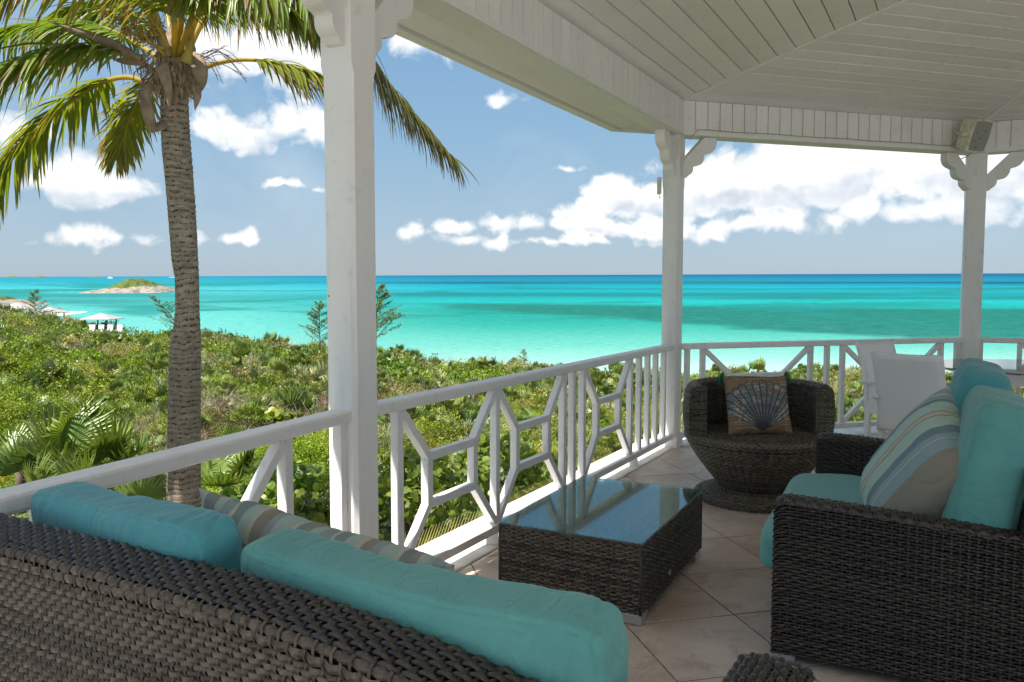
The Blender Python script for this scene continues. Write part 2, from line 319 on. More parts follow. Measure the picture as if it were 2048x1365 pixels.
# ------------------------------------------------------------ veranda plan
P1=Vector((-.7035,3.5307)); P2=Vector((1.4935,7.5066)); P3=Vector((4.8651,8.5289))
dirv=lambda deg: Vector((math.sin(R(deg)),math.cos(R(deg))))
AA,AB,AC,AD=22.4,28.92,73.13,117.3
P0=P1-dirv(AA)*5.0; P4=P3+dirv(AD)*3.5
PP=[P0,P1,P2,P3,P4]; ANG=[AA,AB,AC,AD]
inward=lambda a: Vector((math.cos(R(a)),-math.sin(R(a))))
def miter(i,off):
    """plan point on the offset line (inward positive) at post i"""
    if i==0: return P0+inward(AA)*off
    if i==4: return P4+inward(AD)*off
    a,b=inward(ANG[i-1]),inward(ANG[i]); return PP[i]+(a+b)*(off/(1+a.dot(b)))
V3=lambda p,z: Vector((p[0],p[1],z))
HR,HB,HT=.9716,2.884,3.196
# floor: grout bed plus tiles
fi=[miter(i,.06) for i in range(5)]; back=[P4+Vector((1.0,-6)),Vector((5,-5)),Vector((-2.6,-5)),]
inner=[tuple(p) for p in fi]+[(8.2,2.0),(7.5,-1.56),(-2.55,-1.56)]
fb_=MB(); 
fb_.prism(inner,lambda x,y,t:(x,y,t),-.25,-.0025)
floor=fb_.build('floor',grout); tag(floor,kind='structure')
def clip(poly,edge_a,edge_b):
    out=[]; ax,ay=edge_a; ex,ey=edge_b[0]-ax,edge_b[1]-ay
    sd_=lambda p: ex*(p[1]-ay)-ey*(p[0]-ax)
    for i in range(len(poly)):
        p,q=poly[i],poly[(i+1)%len(poly)]; a,b=sd_(p),sd_(q)
        if a<=0: out.append(p)
        if (a<0<b) or (b<0<a):
            t=a/(a-b); out.append((p[0]+(q[0]-p[0])*t,p[1]+(q[1]-p[1])*t))
    return out
TD=-13.5; tu=dirv(TD); tv=dirv(TD+90); TS=.525; org=Vector((1.02,3.60))
tcount=0
for i in range(-14,20):
    for j in range(-14,20):
        g=.0035; c0=org+tu*(i*TS)+tv*(j*TS)
        pol=[tuple(c0+tu*(a*(TS/2-g))+tv*(b*(TS/2-g))+(tu+tv)*TS/2) for a,b in((-1,-1),(-1,1),(1,1),(1,-1))]
        cx,cy=sum(p[0] for p in pol)/4,sum(p[1] for p in pol)/4
        if cy<1.0 or cx<-1.6 or cx>cy*.72+1.1: continue
        for k in range(len(inner)): 
            pol=clip(pol,inner[k],inner[(k+1)%len(inner)])
            if len(pol)<3: break
        if len(pol)<3: continue
        # orientation up
        ar=sum(pol[k][0]*pol[(k+1)%len(pol)][1]-pol[(k+1)%len(pol)][0]*pol[k][1] for k in range(len(pol)))
        if abs(ar)<.004: continue
        if ar<0: pol=pol[::-1]
        dzt=rnd.uniform(-.0008,.0008)
        b=MB(); pc=(sum(p[0] for p in pol)/len(pol),sum(p[1] for p in pol)/len(pol))
        b.prism(pol,lambda x,y,t:(x-pc[0],y-pc[1],t),-.012,0+dzt); o=b.build('tile',tilem,floor,bevel=.002,loc=(pc[0],pc[1],0)); tcount+=1
# painted ledge outside the rail and wall below
for i in range(4):
    a,b_,c,d=miter(i,.062),miter(i+1,.062),miter(i+1,-.34),miter(i,-.34)
    m_=MB(); m_.prism([tuple(a),tuple(d),tuple(c),tuple(b_)],lambda x,y,t:(x,y,t),-.30,.012)
    if i==0: led=empty('deck_ledge',V3(P1,0)); tag(led,kind='structure')
    o=m_.build('ledge',ledge_m,led,bevel=.008); o.matrix_parent_inverse=Matrix.Translation(-V3(P1,0))
wl=MB()
for i in range(4):
    a,b_,c,d=miter(i,.2),miter(i+1,.2),miter(i+1,-.28),miter(i,-.28)
    wl.prism([tuple(a),tuple(d),tuple(c),tuple(b_)],lambda x,y,t:(x,y,t),-3.6,-.302)
tag(wl.build('foundation_wall',ledge_m),'cream rendered wall below the veranda deck, facing the scrub','wall')
# posts
def post(i,ang,w,label,brs):
    p=PP[i]; e=empty('veranda_post',V3(p,0),-R(ang)); tag(e,label,'post','painted posts carrying the veranda roof')
    h=w/2
    def ring(z,c):
        return [(-h+c,-h,z),(h-c,-h,z),(h,-h+c,z),(h,h-c,z),(h-c,h,z),(-h+c,h,z),(-h,h-c,z),(-h,-h+c,z)]
    zs=[(0,.018),(1.1,.018),(2.40,.018),(2.44,.0015),(HB,.0015)]
    m_=MB(); vs=[]; 
    for z,c in zs: vs+=ring(z,c)
    fs=[(k*8+j,k*8+(j+1)%8,(k+1)*8+(j+1)%8,(k+1)*8+j) for k in range(len(zs)-1) for j in range(8)]+[tuple(range(8))[::-1],tuple(32+j for j in range(8))]
    m_.add(vs,fs); m_.build('shaft',white,e,bevel=.002)
    m_=MB(); m_.box((0,0,.06),(w+.03,w+.03,.12)); m_.build('plinth',white,e,bevel=.006)
    prof=[(0,-.37),(.03,-.372),(.065,-.352)]
    # three scallops from low to high
    def arc(p,q,bul,n=7):
        out=[]; px,py=p; qx,qy=q; mx,my=(px+qx)/2,(py+qy)/2; nx,ny=(qy-py),-(qx-px); 
        for k in range(n+1):
            t=k/n; s_=4*t*(1-t)*bul; out.append((px+(qx-px)*t+nx*s_,py+(qy-py)*t+ny*s_))
        return out
    prof=[(0,-.375),(.035,-.375)]+arc((.06,-.35),(.10,-.275),.20)+arc((.125,-.265),(.215,-.165),.24)+arc((.235,-.155),(.335,-.0),.26)+[(.215,0),(0,-.225)]
    for ba in brs:
        d=dirv(ba-ang); d=Vector((d.x,d.y)); nrm=Vector((d.y,-d.x))
        if True:
            b=MB(); st=w/2-.004
            b.prism(prof,lambda x,y,t:(d.x*(x+st)+nrm.x*t,d.y*(x+st)+nrm.y*t,HB-.002+y),-.045,.045)
            b.build('bracket',white,e,bevel=.004)
    return e
post(1,AB,.166,'thick white post in the foreground beside the palm trunk',[AA+180,AB])
post(2,AB,.158,'white corner post with a small cream box, left of the round wicker chair',[AB+180,AC])
post(3,24,.185,'white post at the right under the ceiling speaker',[AC+180,AD])
post(4,AD,.166,'white post at the far right end of the veranda, beyond the speaker post',[AD+180]); post(0,AA,.166,'white post at the near left end of the veranda, before the palm trunk',[AA])
# beams with board cladding, soffit, ceiling
SL=math.tan(R(10.5))
bnames=['near left','long foreground','middle','right']
beam_labels=['white roof beam at the near left, before the foreground post','long white beam running from the foreground post to the middle post','white beam over the middle bay between middle post and speaker post','white beam to the right of the speaker']
for i in range(4):
    e=empty('roof_beam',V3(PP[i],HB)); tag(e,beam_labels[i],'beam','white roof beams round the veranda edge'); inv=Matrix.Translation(-V3(PP[i],HB))
    def qp(nm,o0,o1,z0,z1,mm,bev=.003):
        a,b_,c,d=miter(i,o0),miter(i+1,o0),miter(i+1,o1),miter(i,o1)
        m_=MB(); m_.prism([tuple(a),tuple(d),tuple(c),tuple(b_)],lambda x,y,t:(x,y,t),z0,z1); o=m_.build(nm,mm,e,bevel=bev); o.matrix_parent_inverse=inv; return o
    qp('core',.078,-.09,HB,HT,white)
    qp('lower_trim',.100,.0795,HB+.003,HB+.045,white)
    a,b_=miter(i,.086),miter(i+1,.086); L=(b_-a).length; u=(b_-a)/L; nb=int(L/.126)
    for k in range(nb):
        s0,s1=k*L/nb+.005,(k+1)*L/nb-.005
        if i==0 or (i==3 and s0>2): 
            if k%1: continue
        m_=MB(); m_.beam(V3(a+u*s0,(HB+HT)/2+.022),V3(a+u*s1,(HB+HT)/2+.022),.014,HT-HB-.046); o=m_.build('cladding_board',ceilm,e,bevel=.002); o.matrix_parent_inverse=inv
    # soffit outside: sloped board strips
    def slop(nm,o0,o1,z0,z1,th,mm):
        P=[miter(i,o0),miter(i+1,o0),miter(i+1,o1),miter(i,o1)]; Z=[z0,z0,z1,z1]
        m_=MB(); vs=[V3(p,z) for p,z in zip(P,Z)]+[V3(p,z+th) for p,z in zip(P,Z)]
        m_.add(vs,[(3,2,1,0),(4,5,6,7),(0,1,5,4),(1,2,6,5),(2,3,7,6),(3,0,4,7)]); o=m_.build(nm,mm,e); o.matrix_parent_inverse=inv; return o
    slop('soffit_board',-.0905,-.30,3.155,3.12,.02,white); slop('soffit_board',-.305,-.62,3.118,3.055,.02,white)
    slop('eave_fascia',-.625,-.665,3.03,3.03,.16,white); slop('drip_trim',-.666,-.74,3.05,3.045,.12,white)
# ceiling boards
ceil=empty('ceiling',(2,4,HT)); tag(ceil,kind='structure'); cinv=Matrix.Translation(-Vector((2,4,HT)))
DMAX={0:5.0,1:5.0,2:5.2,3:4.2}
def hipt(i,off): return miter(i,off)
PW=.152
for i in (0,1,2,3):
    n=int(DMAX[i]/PW)
    for k in range(n):
        o0=.078+k*PW+.0035; o1=.078+(k+1)*PW-.0035
        def pts(o):
            a=miter(i,o); b_=miter(i+1,o)
            if i==0: a=a-dirv(AA)*1.0
            return a,b_
        a0,b0=pts(o0); a1,b1=pts(o1)
        if (b0-a0).dot(dirv(ANG[i]))<=0.05 or (b1-a1).dot(dirv(ANG[i]))<=.0: continue
        z0,z1=HT+.0+(o0-.078)*SL,HT+(o1-.078)*SL
        m_=MB(); P=[V3(a0,z0),V3(b0,z0),V3(b1,z1),V3(a1,z1)]; Q=[p+Vector((0,0,.015)) for p in P]
        c0=sum(P,Vector())/4
        m_.add([p-c0 for p in P+Q],[(3,2,1,0),(4,5,6,7),(0,1,5,4),(1,2,6,5),(2,3,7,6),(3,0,4,7)])
        o=m_.build('ceiling_board',ceilm,ceil,bevel=.005,loc=c0); o.matrix_parent_inverse=cinv
for i in (1,2,3):   # hip trims
    m_=MB(); a,b_=miter(i,.10),miter(i,4.3 if i==2 else 3.6)
    m_.beam(V3(a,HT+.022*SL-.004),V3(b_,HT+((4.3 if i==2 else 3.6)-.078)*SL-.004),.05,.012); o=m_.build('hip_trim',ceilm,ceil,bevel=.003); o.matrix_parent_inverse=cinv
# roof sheet above (keeps sun out) and an unseen pale wall added to bounce light in
rf=MB()
for i in range(4):
    a,b_=miter(i,-.74),miter(i+1,-.74); c,d=miter(i+1,5.4),miter(i,5.4)
    if i==0: a,d=miter(1,-.74)-dirv(AA)*5.2,miter(1,5.4)-dirv(AA)*5.0
    z0,z1=3.20,3.20+(6.14)*SL
    if (c-d).dot(dirv(ANG[i]))<0: c=d=(c+d)/2
    rf.add([V3(a,z0),V3(b_,z0),V3(c,z1),V3(d,z1)],[(0,1,2,3)])
rf.add([(x,y,z1) for x,y in [(-1.4,-1.2),(10,-1.2),(10,6),(3.2,7),(-.2,0)]],[(0,1,2,3,4)])
rf.add([(x,y,z1-.04) for x,y in [(-1.4,-1.2),(10,-1.2),(10,6),(3.2,7),(-.2,0)]],[(4,3,2,1,0)])
roofm=mat('grey_shingle',(.35,.34,.32),.9); roof=rf.build('veranda_roof',roofm); tag(roof,'shallow hipped roof over the veranda','roof')
hw=MB(); hw.box((9.6,1.2,1.0),(.25,8.2,5.2)); 
tag(hw.build('bounce_wall',mat('bounce_wall_paint',(.74,.73,.68),.8)),'added pale wall, unseen beyond the right end of the veranda, bouncing light in','wall')
tr_=MB(); tr_.prism([(-9,-16),(14,-16),(14,-1.55),(-2.62,-1.55),(-9,-1.55)],lambda x,y,t:(x,y,t),-.3,-.012); tag(tr_.build('bounce_terrace',mat('bounce_terrace_paving',(.74,.71,.66),.8,var=(.5,.46,.4))),kind='structure')  # unseen terrace added behind the camera, pale to bounce sunlight inside
# railings
def railing(i,marks,label,fmt):
    """marks: list of baluster params t (0..1) ; fmt: list of (ta,tb) fretwork cells"""
    a,b_=PP[i],PP[i+1]; d=(b_-a); L=d.length; d=d/L
    e=empty('railing',V3(a,0),0); tag(e,label,'railing','white railings with octagon fretwork between the veranda posts'); base=V3(a,0)
    s0,s1=.08/L,1-.08/L
    P=lambda t,z: V3(a+d*(L*t),z)-base
    m_=MB(); m_.beam(P(s0,HR-.0275),P(s1,HR-.0275),.095,.055); m_.build('top_rail',white,e,bevel=.012)
    m_=MB(); m_.beam(P(s0,.105),P(s1,.105),.085,.05); m_.build('bottom_rail',white,e,bevel=.006)
    z0,z1=.13,HR-.055
    for t in marks:
        m_=MB(); m_.beam(P(t,z0),P(t,z1),.045,.045,up=(d.x,d.y,0)); m_.build('baluster',white,e,bevel=.003)
    for t in (s0+.25*(1),.5,.78):
        m_=MB(); m_.box(P(t,.046),(.07,.07,.066)); m_.build('rail_block',white,e,bevel=.003)
    for ta,tb in fmt:
        w=tb-ta; hw_=.0225/L
        ins=w*.265; zt,zb=z1-.27,z0+.27
        A,B_=ta+hw_,tb-hw_
        l,r=ta+ins,tb-ins
        for (t0,za,t1,zb_) in ((A,z1-.012,l,zt),(B_,z1-.012,r,zt),(A,z0+.012,l,zb),(B_,z0+.012,r,zb)):
            m_=MB(); m_.beam(P(t0,za),P(t1,zb_),.042,.045,up=(-d.y,d.x,0)); m_.build('brace',white,e,bevel=.003)
        for t in (l,r):
            m_=MB(); m_.beam(P(t,zb-.01),P(t,zt+.01),.045,.045,up=(d.x,d.y,0)); m_.build('fret_upright',white,e,bevel=.003)
        for z in (zt,zb):
            m_=MB(); m_.beam(P(l,z),P(r,z),.042,.045); m_.build('fret_bar',white,e,bevel=.003)
    return e
def tpx(i,us):
    """baluster position along bay i from the photographed column"""
    a,b_=PP[i],PP[i+1]; out=[]
    for u in us:
        k=(u-1024)/FPX; X0,Y0=a; D=b_-a
        kk=k  # ignoring pitch
        t=(kk*(Y0*_c+.5*_s*2)-X0)/(D.x-kk*D.y*_c); out.append(t)
    return out
tb=tpx(1,[795,990,1125,1144,1164,1259,1277,1294,1310,1326,1341])
railing(1,tb,'long railing between the foreground post and the middle post',[(tb[0],tb[1]),(tb[1],tb[2]),(tb[4],tb[5])])
tcx=tpx(2,[1373,1404,1619,1652,1683,1879,1911]); railing(2,tcx,'railing of the middle bay behind the round chair and white chairs',[(tcx[1],tcx[2]),(tcx[4],tcx[5])])
railing(3,[.03,.13,.42,.5,.58,.87,.95],'railing at the right edge beyond the speaker post',[(.13,.42),(.58,.87)])
tbA=[.975,.925,.72,.68,.64,.43]
railing(0,[.979,.905,.70,.66,.62,.42],'railing at the near left in front of the palm trunk',[(.70,.905),(.42,.62)])
# ------------------------------------------------------------ wicker weaving
def weave(name,fn,U,V,pu,pv,m,parent,amp=.0052,seg=6,over=1,core=True,colr=(0,1),fl=False,stakes=True):
    """ribbons woven over stakes on surface fn(s,t)->(P,Nrm) arrays, s in 0..U, t in 0..V metres"""
    nu=max(2,int(round(U/pu))); nv=max(2,int(round(V/pv))); pu=U/nu; pv=V/nv
    ns=nu*seg+1; s=np.linspace(0,U,ns)
    rows=np.arange(nv); VV=[];FF=[];CC=[]
    base=0
    hw_=pv*.47
    cross=np.array([-1,-.45,.45,1.]); hgt=np.array([-.8,.35,.35,-.8])*min(pv*.34,.0045)
    for r in rows:
        ph=(r%(2*over))//over
        off=amp*(.85+.3*nrg.random())*np.cos(PI*(s+.05*pu*np.sin(s*23+r))/pu+PI*ph)
        tc_=(r+.5)*pv; rv_f=nrg.uniform(3,9); rv_p=nrg.uniform(0,6.28); rv_w=nrg.uniform(-1,1)
        P=[]
        for c_,h_ in zip(cross,hgt):
            jt=pv*.10*np.sin(s*rv_f+rv_p)+pv*.06*np.sin(s*31+rv_p*3); p,n=fn(s,tc_+c_*hw_*(1-.12*abs(rv_w))+jt); P.append(p+n*(off+h_)[:,None])
        P=np.stack(P,1) # ns,4,3
        VV.append(P.reshape(-1,3))
        i=np.arange(ns-1)[:,None]*4; j=np.arange(3)[None,:]
        a=i+j+base; F=np.stack([a,a+1,a+5,a+4],-1).reshape(-1,4); FF.append(F); base+=ns*4
        rv=nrg.uniform(colr[0],colr[1]); segv=np.clip(rv+.35*nrg.standard_normal(nu+1)*.6,0,1)
        cv=segv[np.minimum((np.arange(ns)+seg//2)//seg,nu)]
        CC.append(np.repeat(cv,4))
    if stakes:
        nt_=nv*2+1; t=np.linspace(0,V,nt_)
        for k in range(nu+1):
            off=-amp*np.cos(PI*k)*np.cos(PI*(t/pv-.5)/over)*.8
            sc=k*pu; P=[]
            for c_,h_ in zip((-1,0,1),(-.001,.0008,-.001)):
                p,n=fn(np.clip(np.full_like(t,sc+c_*pu*.17),0,U),t); P.append(p+n*(off+h_)[:,None])
            P=np.stack(P,1); VV.append(P.reshape(-1,3)); i=np.arange(nt_-1)[:,None]*3; j=np.arange(2)[None,:]
            a=i+j+base; FF.append(np.stack([a,a+3,a+4,a+1],-1).reshape(-1,4)); base+=nt_*3
            CC.append(np.full(nt_*3,nrg.uniform(0,.5)))
    c=np.concatenate(CC); o=npobj(name,np.concatenate(VV),np.concatenate(FF),m,parent,True,np.stack([c,c,c],1)); o['kind']='stuff'
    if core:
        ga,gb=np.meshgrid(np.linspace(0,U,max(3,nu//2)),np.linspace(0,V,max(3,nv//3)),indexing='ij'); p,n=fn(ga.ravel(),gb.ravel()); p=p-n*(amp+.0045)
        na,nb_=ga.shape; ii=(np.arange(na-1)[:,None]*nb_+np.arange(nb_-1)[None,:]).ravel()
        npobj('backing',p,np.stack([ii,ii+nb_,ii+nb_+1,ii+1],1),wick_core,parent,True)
    return o
def flat(O,u,v,flip=1):
    O,u,v=[np.array(x,dtype=float) for x in(O,u,v)]; n=np.cross(u,v)*flip; n/=np.linalg.norm(n)
    return lambda s,t:(O+s[:,None]*u+t[:,None]*v, np.broadcast_to(n,(len(s),3)))
def profile_surface(pts,dirn,origin,hfun=None):
    """extrude a 2D profile (a,z) along dirn; returns fn, length of profile. a along 'nn' direction"""
    P=np.array(pts,dtype=float); d=np.diff(P,axis=0); L=np.concatenate([[0],np.cumsum(np.hypot(d[:,0],d[:,1]))])
    dirn=np.array([dirn[0],dirn[1],0.]); nn=np.array([dirn[1]*-1,dirn[0],0.])
    def fn(s,t):
        t=np.clip(t,0,L[-1]); a=np.interp(t,L,P[:,0]); z=np.interp(t,L,P[:,1]); e=.004
        ta=np.interp(np.minimum(t+e,L[-1]),L,P[:,0])-np.interp(np.maximum(t-e,0),L,P[:,0]); tz=np.interp(np.minimum(t+e,L[-1]),L,P[:,1])-np.interp(np.maximum(t-e,0),L,P[:,1])
        l=np.hypot(ta,tz)+1e-9; na,nz=-tz/l,ta/l
        dz=hfun(s,z) if hfun else 0
        p=np.array(origin)+s[:,None]*dirn+a[:,None]*nn; p[:,2]=z+dz+origin[2]
        n=na[:,None]*nn; n=n.copy(); n[:,2]=nz; return p,n
    return fn,L[-1]
def xyz(p,z=0): return (p[0],p[1],z)
# ------------------------------------------------------------ cushions
def cushion(name,L,Wd,T,m,Mx,parent=None,n=5.0,res=46,seed=0,wr=.006,bulge=.14,knife=False,crease=(6,6,6),ear=.0,sag=0.,piping=None):
    V=[];F=[]
    if knife:
        k=res*2; idx={}
        for sgn in (1,-1):
            for i in range(k+1):
                for j in range(k+1):
                    x=-1+2*i/k; y=-1+2*j/k; edge=(i in(0,k) or j in(0,k))
                    if sgn<0 and edge: idx[(sgn,i,j)]=idx[(1,i,j)]; continue
                    idx[(sgn,i,j)]=len(V)
                    z=sgn*T/2*((1-abs(x)**3.2)*(1-abs(y)**3.2))**.55
                    px=x*(1-.075*(1-y*y)**1.0*abs(x)**3); py=y*(1-.075*(1-x*x)*abs(y)**3)
                    V.append([px*L/2,py*Wd/2,z])
            for i in range(k):
                for j in range(k):
                    q=[idx[(sgn,i,j)],idx[(sgn,i+1,j)],idx[(sgn,i+1,j+1)],idx[(sgn,i,j+1)]]
                    F.append(q if sgn>0 else q[::-1])
    else:
        key={}
        def vid(p):
            kx=(round(p[0],5),round(p[1],5),round(p[2],5))
            if kx not in key: key[kx]=len(V); V.append(list(p))
            return key[kx]
        g=np.sin(np.linspace(-PI/2,PI/2,res+1)*.92)/math.sin(PI/2*.92)
        for ax in range(3):
            for sg in(-1,1):
                for i in range(res):
                    for j in range(res):
                        q=[]
                        for a,b in((i,j),(i+1,j),(i+1,j+1),(i,j+1)):
                            p=[0,0,0]; p[ax]=sg; p[(ax+1)%3]=g[a]; p[(ax+2)%3]=g[b]; q.append(vid(p))
                        F.append(q if sg>0 else q[::-1])
        for p in V:
            x,y,z=p; r=(abs(x)**n+abs(y)**n+abs(z)**n)**(1/n); x,y,z=x/r,y/r,z/r
            bz=1+bulge*(1-x*x)*(1-y*y)
            e=1+ear*(abs(x)*abs(y))**4
            p[0],p[1],p[2]=x*L/2*e*(1-.03*(1-y*y)),y*Wd/2*e*(1-.04*(1-x*x)),z*T/2*bz
    sv=Vector((seed*3.7,seed*1.3,seed*2.1)); out=[]
    me=bpy.data.meshes.new(name); me.from_pydata(V,[],F); me.update(); nr=[v.normal.copy() for v in me.vertices]
    for v,nn_ in zip(me.vertices,nr):
        p=v.co; q=Vector((p.x*crease[0],p.y*crease[1],p.z*crease[2]))+sv
        ex,ey,ez=abs(p.x)/(L/2),abs(p.y)/(Wd/2),abs(p.z)/(T/2)
        w=noise.noise(q*.7); q2=Vector((p.x*crease[0]*2.6+noise.noise(q)*.8,p.y*crease[1]*1.3,p.z*crease[2]*1.2))+sv*2; rd=max(0,1-abs(noise.noise(q2))*2.6)**3
        edge=min(1.,max(ex,ey)**5); gz=0
        if not knife: gz=math.exp(-((ez-.80)/.045)**2)*(1 if max(ex,ey)>.9 else 0)+math.exp(-((max(ex,ey)-.955)/.012)**2)*(1 if ez>.75 else 0)*.0
        else: edge=min(1,max(ex,ey)**3)
        v.co=p+nn_*(wr*(w*.9-rd*(.35+.5*edge))-.004*gz)+Vector((0,-sag*(1-(2*p.x/L)**2)*(p.y/Wd),0))
    me.materials.append(m); me.shade_smooth(); o=bpy.data.objects.new(name,me); COL.objects.link(o); o.matrix_world=Mx
    if parent: o.parent=parent
    if piping:
        for zz in(-1,1):
            b=MB(); path=[]
            for k in range(121):
                a=2*PI*k/120; c_,s_=math.cos(a),math.sin(a); r=(abs(c_)**n+abs(s_)**n)**(1/n); x,y=c_/r,s_/r
                # place on the shoulder of the box
                zr=.80; rr=(abs(x)**n+abs(y)**n+zr**n)**(1/n); x2,y2,z2=x/rr,y/rr,zr/rr
                path.append((x2*L/2*1.004,y2*Wd/2*1.004,zz*z2*T/2*1.02))
            b.tube(path,.0035,6,False); po=b.build('piping',m,o,True)
    return o
def frame(O,x,y,z):
    x,y,z=[Vector(k).normalized() for k in(x,y,z)]; m_=Matrix((x,y,z)).transposed().to_4x4(); m_.translation=Vector(O); return m_
# ------------------------------------------------------------ foreground sofa
su=dirv(118.9); sn=dirv(28.9); SO=Vector((-1.285,1.984)); us=np.array([su.x,su.y,0]); nsv=np.array([sn.x,sn.y,0])
sofa=empty('wicker_sofa',V3(SO,0)); tag(sofa,'dark wicker sofa in the foreground seen from behind, with teal cushions','sofa'); sinv=Matrix.Translation(-V3(SO,0))
def fix(o,inv): o.matrix_parent_inverse=inv; return o
def hback(s,z):
    dd=np.maximum(s-.75,0); return -(.11*dd**2)*np.clip(z/.8,0,1)
def at3(s,n_,z): return Vector((SO.x+su.x*s+sn.x*n_,SO.y+su.y*s+sn.y*n_,z))
pr=[(-.075,.05),(-.092,.25),(-.106,.55),(-.115,.78),(-.120,.875),(-.124,.897),(-.121,.910),(-.111,.919),(-.096,.925),(-.05,.934),(-.024,.937),(-.006,.933),(.004,.92),(.006,.84),(.01,.45)]
# outer back panel
fn,LV=profile_surface(pr[:5],(su.x,su.y),tuple(at3(-.05,0,0)),lambda s,z:hback(s-.05,z)); fix(weave('back_weave',fn,1.92,LV,.0185,.0142,wick_back,sofa,.0038,seg=6),sinv)
fn,LV=profile_surface(pr[4:8],(su.x,su.y),tuple(at3(-.05,0,0)),lambda s,z:hback(s-.05,z)); fix(weave('edge_binding',lambda s,t:fn(s,np.clip(t,0,LV)),1.92,LV,.020,LV/2.0,wick_back,sofa,.003,colr=(.2,.6)),sinv)
fn2,LV=profile_surface(pr[7:13],(su.x,su.y),tuple(at3(-.05,0,0)),lambda s,z:hback(s-.05,z)); fix(weave('top_weave',fn2,1.92,LV,.024,.0135,wick_dark,sofa,.0036,seg=6,colr=(.2,.9)),sinv)
fn3,LV=profile_surface(pr[12:],(su.x,su.y),tuple(at3(-.05,0,0)),lambda s,z:hback(s-.05,z)); fix(weave('inner_back_weave',fn3,1.92,LV,.03,.016,wick_dark,sofa,.004),sinv)
for k in sofa.children: 
    k.matrix_parent_inverse=sinv
m_=MB(); 
for a_,b_,c_ in ((-.30,-.10,0),(1.9,2.1,0)): pass
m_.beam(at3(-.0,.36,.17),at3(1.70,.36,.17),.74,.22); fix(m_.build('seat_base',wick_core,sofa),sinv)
fix(weave('front_weave',flat(at3(1.75,.73,.05),-us,(0,0,1),1),1.7,.24,.028,.014,wick_dark,sofa),sinv)
def arm(parent,inv,O,ux,ny,w,dep,h0,h1,pre='arm',m=wick_dark,pu=.028,pv=.013):
    """arm box: O plan corner (outer, front), ux across thickness dir, ny depth dir from front to rear"""
    O=np.array([O[0],O[1],0.]); ux=np.array([ux[0],ux[1],0.]); ny=np.array([ny[0],ny[1],0.]); zz=np.array([0,0,1.])
    hh=lambda d: h0+(h1-h0)*(d/dep)**1.3-.018*np.clip(1-d/.05,0,1)**2
    def side(x0,sg):
        def fn(s,t):
            z=.04+(hh(s)-.018-.04)*(t/(h0-.04)); p=O+x0*ux+s[:,None]*ny+z[:,None]*zz; return p,np.broadcast_to(ux*sg,(len(s),3))
        return fn
    fix(weave('outer_weave',side(0,-1),dep,h0-.04,pu,pv,m,parent),inv); fix(weave('inner_weave',side(w,1),dep,h0-.04,pu,pv,m,parent),inv)
    def topf(s,t):
        a=t/w*PI; prof=np.sin(np.clip(a,0,PI))**.35; p=O+t[:,None]*ux+s[:,None]*ny+(hh(s)-.022+.022*prof)[:,None]*zz
        n=zz[None,:]+ux[None,:]*(np.sign(t/w-.5)*np.clip(np.abs(t/w-.5)*2-.7,0,1)*2)[:,None]; n=n/np.linalg.norm(n,axis=1)[:,None]; return p,n
    fix(weave('top_weave',topf,dep,w,.024,.017,m,parent,.004,colr=(.3,1)),inv)
    def front(s,t):
        p=O+s[:,None]*ux+(.04+(h0-.03-.04)*(t/(h0-.04)))[:,None]*zz-ny*0; return p,np.broadcast_to(-ny,(len(s),3))
    fix(weave('front_weave',front,w,h0-.04,.02,pv,m,parent),inv)
ARM1=at3(1.83,.735,0)
arm(sofa,sinv,ARM1[:2],-su,-sn,.155,.82,.672,.74,pu=.03,pv=.017)
arm(sofa,sinv,at3(-.06,.70,0)[:2],su,-sn,.10,.68,.66,.74,pu=.03,pv=.017)
for k in sofa.children: k.matrix_parent_inverse=sinv
sx,snn,up=Vector((su.x,su.y,0)),Vector((sn.x,sn.y,0)),Vector((0,0,1))
def lean(s,n_,z,tilt,yaw=0,roll=0):
    """cushion frame: x along sofa, y up the back (leaning), z through thickness facing seat"""
    x=(sx*math.cos(yaw)+snn*math.sin(yaw)); f=(-sx*math.sin(yaw)+snn*math.cos(yaw))
    y=up*math.cos(tilt)-f*math.sin(tilt); z_=f*math.cos(tilt)+up*math.sin(tilt)
    if roll: x,y=(x*math.cos(roll)+y*math.sin(roll)),(y*math.cos(roll)-x*math.sin(roll))
    return frame(at3(s,n_,z),x,y,z_)
tag(cushion('seat_cushion',1.62,.62,.16,teal,frame(at3(.87,.40,.40),sx,snn,up),n=6,seed=3,wr=.006),'long teal seat cushion of the foreground sofa, hidden behind its back','cushion')
tag(cushion('back_cushion',.745,.46,.14,teal2,lean(.385,.10,.775,.10,-.10,.03),n=7,seed=1,wr=.008,crease=(7,3,4),ear=.06,piping=False),'blue teal back cushion at the left end of the foreground sofa','cushion','teal back cushions on the foreground sofa')
tag(cushion('back_cushion',.85,.46,.155,teal,lean(1.205,.105,.760,.10,-.03,-.01),n=7,seed=2,wr=.007,crease=(7,3,4),ear=.05,sag=.045,piping=False),'large teal back cushion in the bottom middle, on the foreground sofa','cushion','teal back cushions on the foreground sofa')
tag(cushion('striped_pillow',.86,.48,.17,stripes_b,lean(.80,.32,.735,.30,-.12,-.035),knife=True,seed=4,wr=.012,crease=(8,4,4),res=46),'striped taupe and teal pillow leaning behind the foreground sofa cushions','pillow')
tag(cushion('fluffy_pillow',.42,.40,.14,fluffy,frame(at3(1.05,.52,.67),sx,up*.75-snn*.66,snn*.75+up*.66),knife=True,seed=5,wr=.010,crease=(14,14,14)),'beige fluffy pillow peeking out between striped pillow and coffee table','pillow')
